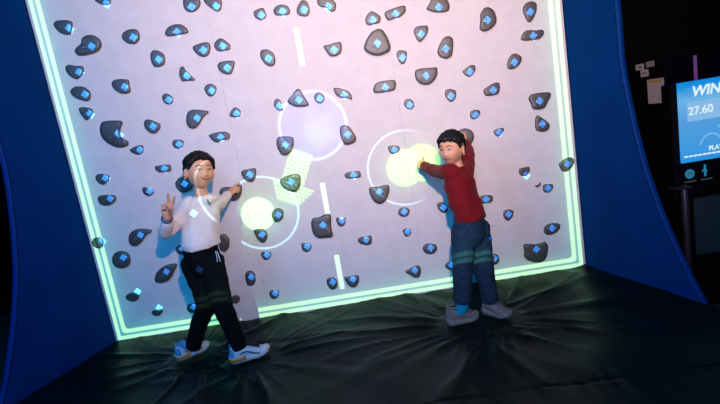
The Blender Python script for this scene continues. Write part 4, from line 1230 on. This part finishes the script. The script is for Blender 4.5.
# ---- the boy in the white shirt ------------------------------------------------------------
b1 = thing('person', 'smiling boy in white long-sleeved top and black trousers, two fingers raised, left', 'person', (-0.84, -0.56, 0))
cam_dir = Vector((0.34, -0.93, 0.0))
H1f = Vector((0.66, -0.74, 0.02)); H1u = Vector((0.17, 0.05, 0.97))
H1c = at(199.3, 171.0, -0.56)
H1 = Matrix.Translation(H1c) @ frame(H1f, H1u).to_4x4() @ Matrix.Diagonal((1.06, 1.02, 1.0, 1.0))
neck1 = at(201.5, 196.5, -0.53); chest1 = at(201.5, 211, -0.52); waist1 = at(201.5, 232, -0.54); hip1 = at(203, 259, -0.56)
shR, elR, wrR = at(188, 206.5, -0.55), at(167.5, 232.5, -0.60), at(167.0, 217.0, -0.735)
shL, elL, wrL = at(214.5, 205, -0.49), at(219.5, 204.5, -0.29), at(228.8, 193.6, -0.125)
hR, kR, aR = at(193.5, 264, -0.55), at(205.5, 301, -0.585), at(193.0, 346, -0.495)
hL, kL, aL = at(212, 263, -0.57), at(222, 303, -0.68), at(239.5, 348, -0.665)
TF1 = Vector((0.52, -0.85, 0)); HF1 = Vector((0.78, -0.62, 0))
bm = bmesh.new()
add_head(bm, H1)
tube(bm, [neck1 + Vector((0, 0.0, -0.03)), H1 @ Vector((0, 0.012, -0.06))], [0.040, 0.037], 16)
torso(bm, [(hip1 + Vector((0, 0, -0.03)), HF1, 0.085, 0.068), (hip1 + Vector((0, 0, 0.04)), HF1, 0.092, 0.07), (waist1, TF1, 0.082, 0.062), (chest1, TF1, 0.090, 0.066), (neck1 + Vector((0, 0, -0.03)), TF1, 0.078, 0.05), (neck1, TF1, 0.045, 0.04)])
limb(bm, [shR, elR, wrR], [0.036, 0.028, 0.0205])
limb(bm, [shL, elL, wrL], [0.036, 0.028, 0.0205])
limb(bm, [hR, kR, aR], [0.060, 0.042, 0.029])
limb(bm, [hL, kL, aL], [0.060, 0.042, 0.029])
heelR, toeR = Vector((-1.115, -0.530, 0.006)), Vector((-0.945, -0.395, 0.010))
heelL, toeL = Vector((-0.715, -0.685, 0.006)), Vector((-0.487, -0.610, 0.006))
for h_, t_, a_ in ((heelR, toeR, aR), (heelL, toeL, aL)):
    up_ = Vector((0, 0, 0.03))
    f0 = h_.lerp(t_, 0.2) + up_
    tube(bm, [a_, f0], [0.029, 0.024], 14)
    tube(bm, [f0, h_.lerp(t_, 0.55) + up_ * 0.9, h_.lerp(t_, 0.85) + up_ * 0.8], [0.022, 0.022, 0.016], 14)
# raised hand: index and middle finger up in a V, the others folded under the thumb
tip1 = at(168.8, 187, -0.775)
add_hand(bm, wrR, tip1 - wrR, Vector((0.25, -0.95, 0.12)), 1, (4, 4, 82, 84), size=1.16, thumb=(0.75, 0.12, 0.62), yaw=(9, -9, -3, -5))
# other hand on the wall, index finger pointing
add_hand(bm, wrL, at(240.5, 184.5, -0.075) - wrL, Vector((0.15, 0.75, -0.65)), 1, (8, 55, 62, 66), size=1.0, thumb=(0.62, 0.55, 0.35))
bm = fuse(bm, 0.0032, 3, 0.5)
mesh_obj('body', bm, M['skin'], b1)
face_parts(b1, H1, 0.55, 0.0005, 0.78)
FR1 = [(0, 0.56), (18, 0.60), (38, 0.54), (52, 0.38), (62, 0.20), (72, 0.04), (80, 0.14), (88, 0.34), (112, 0.34), (122, -0.25), (150, -0.62), (180, -0.66)]
mesh_obj('hair', hair_bm(H1, FR1, 0.0175, 3.0, 4.0), M['hair'], b1)
# shirt
hem1 = at(202.0, 246.5, -0.56)
bm = bmesh.new()
torso(bm, [(hem1, HF1, 0.118, 0.094), (hem1 + Vector((0.0, 0, 0.035)), HF1, 0.119, 0.094), (waist1 + Vector((0, 0, 0.02)), TF1, 0.112, 0.086), (chest1 + Vector((0, 0, -0.02)), TF1, 0.106, 0.082), (chest1 + Vector((0, 0, 0.035)), TF1, 0.104, 0.072), (neck1 + Vector((0, 0.0, -0.022)), TF1, 0.092, 0.060), (neck1 + Vector((0, 0, 0.002)), TF1, 0.058, 0.050)])
limb(bm, [shR.lerp(chest1, 0.25) + Vector((0, 0, 0.012)), shR, elR, elR.lerp(wrR, 0.72)], [0.052, 0.050, 0.041, 0.032])
limb(bm, [shL.lerp(chest1, 0.35) + Vector((0, 0, 0.006)), shL.lerp(elL, 0.15), elL, elL.lerp(wrL, 0.86)], [0.056, 0.044, 0.037, 0.029])
bm = fuse(bm, 0.0048, 5)
wrinkle(bm, cloth_noise(0.0085, 7.5, 1.7, (1.3, 1.3, 0.9)))
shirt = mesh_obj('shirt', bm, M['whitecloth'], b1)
bm = bmesh.new()
ring_tube(bm, neck1 + Vector((0.004, -0.006, -0.002)), (0.05, -0.22, 0.97), 0.047, 0.050, 0.0075, ref=TF1)
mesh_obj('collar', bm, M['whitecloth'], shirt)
for e_, w_, f_ in ((elR, wrR, 0.76), (elL, wrL, 0.90)):
    bm = bmesh.new()
    ax_ = (w_ - e_).normalized()
    tube(bm, [e_.lerp(w_, f_ - 0.10), e_.lerp(w_, f_)], [0.0325, 0.029], 20, ends=False)
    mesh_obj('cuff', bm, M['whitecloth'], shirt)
bm = bmesh.new()
q0 = at(207.5, 199.5, -0.615)
tube(bm, spline([q0, q0 + Vector((0.002, 0, -0.018)), q0 + Vector((0.009, 0, -0.030)), q0 + Vector((0.013, -0.001, -0.024))], 3), 0.0030, 8)
mesh_obj('neck_cord', bm, M['ink'], shirt)
# trousers
bm = bmesh.new()
torso(bm, [(hip1 + Vector((0, 0, 0.095)), HF1, 0.104, 0.080), (hip1 + Vector((0, 0, 0.05)), HF1, 0.108, 0.084), (hip1, HF1, 0.106, 0.086), (hip1 + Vector((0, 0, -0.05)), HF1, 0.100, 0.084), (hip1 + Vector((0, 0, -0.09)), HF1, 0.085, 0.072), (hip1 + Vector((0, 0, -0.125)), HF1, 0.045, 0.05)])
limb(bm, [hR, kR, kR.lerp(aR, 0.5), kR.lerp(aR, 1.0)], [0.076, 0.060, 0.053, 0.048], ends=False)
limb(bm, [hL, kL, kL.lerp(aL, 0.5), kL.lerp(aL, 1.0)], [0.076, 0.060, 0.051, 0.045], ends=False)
ball(bm, hR, 0.076); ball(bm, hL, 0.076)
bm = fuse(bm, 0.0048, 5)
wrinkle(bm, cloth_noise(0.007, 9.0, 5.2, (1, 1, 1.3)))
tr1 = mesh_obj('trousers', bm, M['blackcloth'], b1)
bm = bmesh.new()
for dx in (0, 1.6):
    tube(bm, spline([at(215.5 + dx, 251.5, -0.655), at(216.8 + dx * 1.3, 256.5, -0.668), at(217.3 + dx * 1.8, 261.5, -0.667)], 4), 0.0026, 8)
mesh_obj('drawstring', bm, M['cord'], tr1)
# wristband
bm = bmesh.new()
wb = elR.lerp(wrR, 0.90)
ring_tube(bm, wb, wrR - elR, 0.0265, 0.0255, 0.0065, ref=(1, 0, 0))
wband = mesh_obj('wristband', bm, M['bandblue'], b1)
bm = bmesh.new(); ball(bm, wb + Vector((0.026, -0.010, -0.004)), (0.008, 0.007, 0.009), None, 14)
mesh_obj('clasp', bm, M['bandred'], wband)
SH1 = {'upper': M['shoewhite'], 'sole': M['midsole'], 'clip': M['orange'], 'counter': M['cyan'], 'stripe': M['shoedark'], 'tongue': M['lace'], 'laces': M['lace'], 'collar': M['cyan']}
add_shoe(b1, heelR, toeR, aR, SH1)
add_shoe(b1, heelL, toeL, aL, SH1)
for a_, h_, t_ in ((aR, heelR, toeR), (aL, heelL, toeL)):
    bm = bmesh.new()
    c_ = h_.lerp(t_, 0.22)
    tube(bm, [a_ + Vector((0, 0, 0.03)), Vector((c_.x, c_.y, 0.075))], [0.034, 0.033], 18)
    mesh_obj('sock', bm, M['skysock'], b1)

# ---- the boy in the red top ----------------------------------------------------------------
b2 = thing('person', 'boy in dark red top and blue jeans reaching for the yellow disc, right', 'person', (0.84, -0.62, 0))
H2f = Vector((-0.66, -0.75, -0.05)); H2u = Vector((0.03, -0.03, 1.0))
H2c = at(451.8, 148.3, -0.56)
H2 = Matrix.Translation(H2c) @ frame(H2f, H2u).to_4x4() @ Matrix.Scale(0.93, 4)
neck2 = at(456.5, 166, -0.545); chest2 = at(459.5, 183, -0.56); waist2 = at(465, 203, -0.59); hip2 = at(470, 227, -0.60)
sh2R, el2R, wr2R = at(450, 172, -0.585), at(437.5, 171.5, -0.40), at(424.0, 166.0, -0.185)
sh2L, el2L, wr2L = at(466, 171, -0.48), at(468.0, 154, -0.29), at(464.5, 140.5, -0.145)
h2A, k2A, a2A = at(463.5, 231, -0.63), at(462.5, 267, -0.665), at(463, 306, -0.645)
h2B, k2B, a2B = at(478.5, 230, -0.57), at(483, 266, -0.61), at(491.5, 305, -0.575)
TF2 = Vector((0.66, -0.75, 0)); HF2 = Vector((0.80, -0.60, 0))
bm = bmesh.new()
add_head(bm, H2)
tube(bm, [neck2 + Vector((0.008, 0.0, -0.04)), H2 @ Vector((0, 0.014, -0.06))], [0.040, 0.036], 16)
torso(bm, [(hip2 + Vector((0, 0, -0.03)), HF2, 0.085, 0.068), (hip2 + Vector((0, 0, 0.04)), HF2, 0.090, 0.07), (waist2, TF2, 0.080, 0.062), (chest2, TF2, 0.088, 0.066), (neck2 + Vector((0.005, 0, -0.035)), TF2, 0.070, 0.05), (neck2, TF2, 0.042, 0.04)])
limb(bm, [sh2R, el2R, wr2R], [0.036, 0.028, 0.0205])
limb(bm, [sh2L, el2L, wr2L], [0.036, 0.028, 0.0205])
limb(bm, [h2A, k2A, a2A], [0.060, 0.042, 0.029])
limb(bm, [h2B, k2B, a2B], [0.060, 0.042, 0.029])
heelA, toeA = at(448.5, 323.5, -0.63), at(478.5, 317.0, -0.60)
heelA.z = toeA.z = 0.006
heelB, toeB = at(485.5, 312, -0.535), at(511.5, 320, -0.68)
heelB.z = toeB.z = 0.006
for h_, t_, a_ in ((heelA, toeA, a2A), (heelB, toeB, a2B)):
    up_ = Vector((0, 0, 0.035))
    f0 = h_.lerp(t_, 0.35) + up_
    tube(bm, [a_, f0], [0.029, 0.024], 14)
    tube(bm, [f0, h_.lerp(t_, 0.6) + up_ * 0.9, h_.lerp(t_, 0.85) + up_ * 0.8], [0.022, 0.022, 0.016], 14)
add_hand(bm, wr2R, at(411.5, 161.5, -0.055) - wr2R, Vector((0.25, 0.85, -0.3)), -1, (30, 36, 40, 44), size=0.98, thumb=(0.72, 0.62, 0.15))
add_hand(bm, wr2L, at(459.5, 129, -0.065) - wr2L, Vector((-0.1, 0.95, -0.2)), 1, (36, 36, 38, 40), size=0.98, thumb=(0.6, 0.6, 0.3))
bm = fuse(bm, 0.0032, 3, 0.5)
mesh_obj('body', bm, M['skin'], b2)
face_parts(b2, H2, 0.08, -0.002, 1.0)
FR2 = [(0, 0.50), (15, 0.53), (35, 0.50), (50, 0.46), (62, 0.34), (72, 0.10), (80, 0.06), (88, 0.32), (112, 0.32), (122, -0.25), (150, -0.55), (180, -0.58)]
mesh_obj('hair', hair_bm(H2, FR2, 0.018, 9.0, 1.0), M['hair'], b2)
hem2 = at(470.5, 218.5, -0.60)
bm = bmesh.new()
torso(bm, [(hem2, HF2, 0.106, 0.084), (hem2 + Vector((0, 0, 0.03)), HF2, 0.106, 0.084), (waist2, TF2, 0.104, 0.080), (chest2 + Vector((0, 0, -0.01)), TF2, 0.103, 0.078), (chest2 + Vector((0, 0, 0.04)), TF2, 0.098, 0.070), (neck2 + Vector((0.006, 0, -0.030)), TF2, 0.074, 0.054), (neck2 + Vector((0.004, 0, -0.006)), TF2, 0.048, 0.045)])
limb(bm, [sh2R.lerp(chest2, 0.25), sh2R, el2R, el2R.lerp(wr2R, 0.97)], [0.052, 0.050, 0.038, 0.030])
limb(bm, [sh2L.lerp(chest2, 0.25), sh2L, el2L, el2L.lerp(wr2L, 0.75)], [0.052, 0.050, 0.038, 0.030])
bm = fuse(bm, 0.0048, 5)
wrinkle(bm, cloth_noise(0.0078, 8.0, 3.1, (1.3, 1.3, 1.0)))
sh2 = mesh_obj('shirt', bm, M['redcloth'], b2)
for e_, w_, f_ in ((el2R, wr2R, 0.985), (el2L, wr2L, 0.78)):
    bm = bmesh.new()
    tube(bm, [e_.lerp(w_, f_ - 0.12), e_.lerp(w_, f_)], [0.0325, 0.0295], 20, ends=False)
    mesh_obj('cuff', bm, M['redcloth'], sh2)
bm = bmesh.new()
ring_tube(bm, neck2 + Vector((0.004, 0.0, -0.004)), (0.0, -0.15, 0.98), 0.045, 0.047, 0.0075, ref=TF2)
mesh_obj('collar', bm, M['redcloth'], sh2)
bm = bmesh.new()
torso(bm, [(hip2 + Vector((0, 0, 0.095)), HF2, 0.095, 0.075), (hip2 + Vector((0, 0, 0.05)), HF2, 0.099, 0.079), (hip2, HF2, 0.106, 0.086), (hip2 + Vector((0, 0, -0.05)), HF2, 0.104, 0.086), (hip2 + Vector((0, 0, -0.09)), HF2, 0.085, 0.072), (hip2 + Vector((0, 0, -0.125)), HF2, 0.045, 0.05)])
limb(bm, [h2A, k2A, k2A.lerp(a2A, 0.5), k2A.lerp(a2A, 0.87)], [0.072, 0.060, 0.056, 0.051], ends=False)
limb(bm, [h2B, k2B, k2B.lerp(a2B, 0.5), k2B.lerp(a2B, 0.87)], [0.072, 0.060, 0.054, 0.051], ends=False)
ball(bm, h2A, 0.072); ball(bm, h2B, 0.072)
bm = fuse(bm, 0.0048, 5)
wrinkle(bm, cloth_noise(0.0075, 9.0, 8.2, (1, 1, 1.3)))
jn = mesh_obj('jeans', bm, M['denim'], b2)
for kk, aa in ((k2A, a2A), (k2B, a2B)):
    bm = bmesh.new()
    c_ = kk.lerp(aa, 0.85)
    ring_tube(bm, c_, aa - kk, 0.046, 0.046, 0.0075, ref=(1, 0, 0))
    mesh_obj('hem', bm, M['denim'], jn)
bm = bmesh.new()
tube(bm, spline([at(454.2, 221.5, -0.685), at(456.8, 225.5, -0.695), at(460.5, 227.0, -0.70)], 4), 0.003, 8)
mesh_obj('pocket_edge', bm, M['denim'], jn)
SH2 = {'upper': M['shoegrey'], 'sole': M['midgrey'], 'counter': M['shoegrey'], 'stripe': M['shoedark'], 'tongue': M['shoegrey'], 'laces': M['shoegrey'], 'collar': M['shoegrey']}
add_shoe(b2, heelA, toeA, a2A, SH2, True)
add_shoe(b2, heelB, toeB, a2B, SH2, True)
for a_, h_, t_ in ((a2A, heelA, toeA), (a2B, heelB, toeB)):
    bm = bmesh.new()
    c_ = h_.lerp(t_, 0.35)
    tube(bm, [a_ + Vector((0, 0, 0.06)), a_, Vector((c_.x, c_.y, 0.06))], [0.037, 0.037, 0.036], 18)
    mesh_obj('sock', bm, M['sock'], b2)
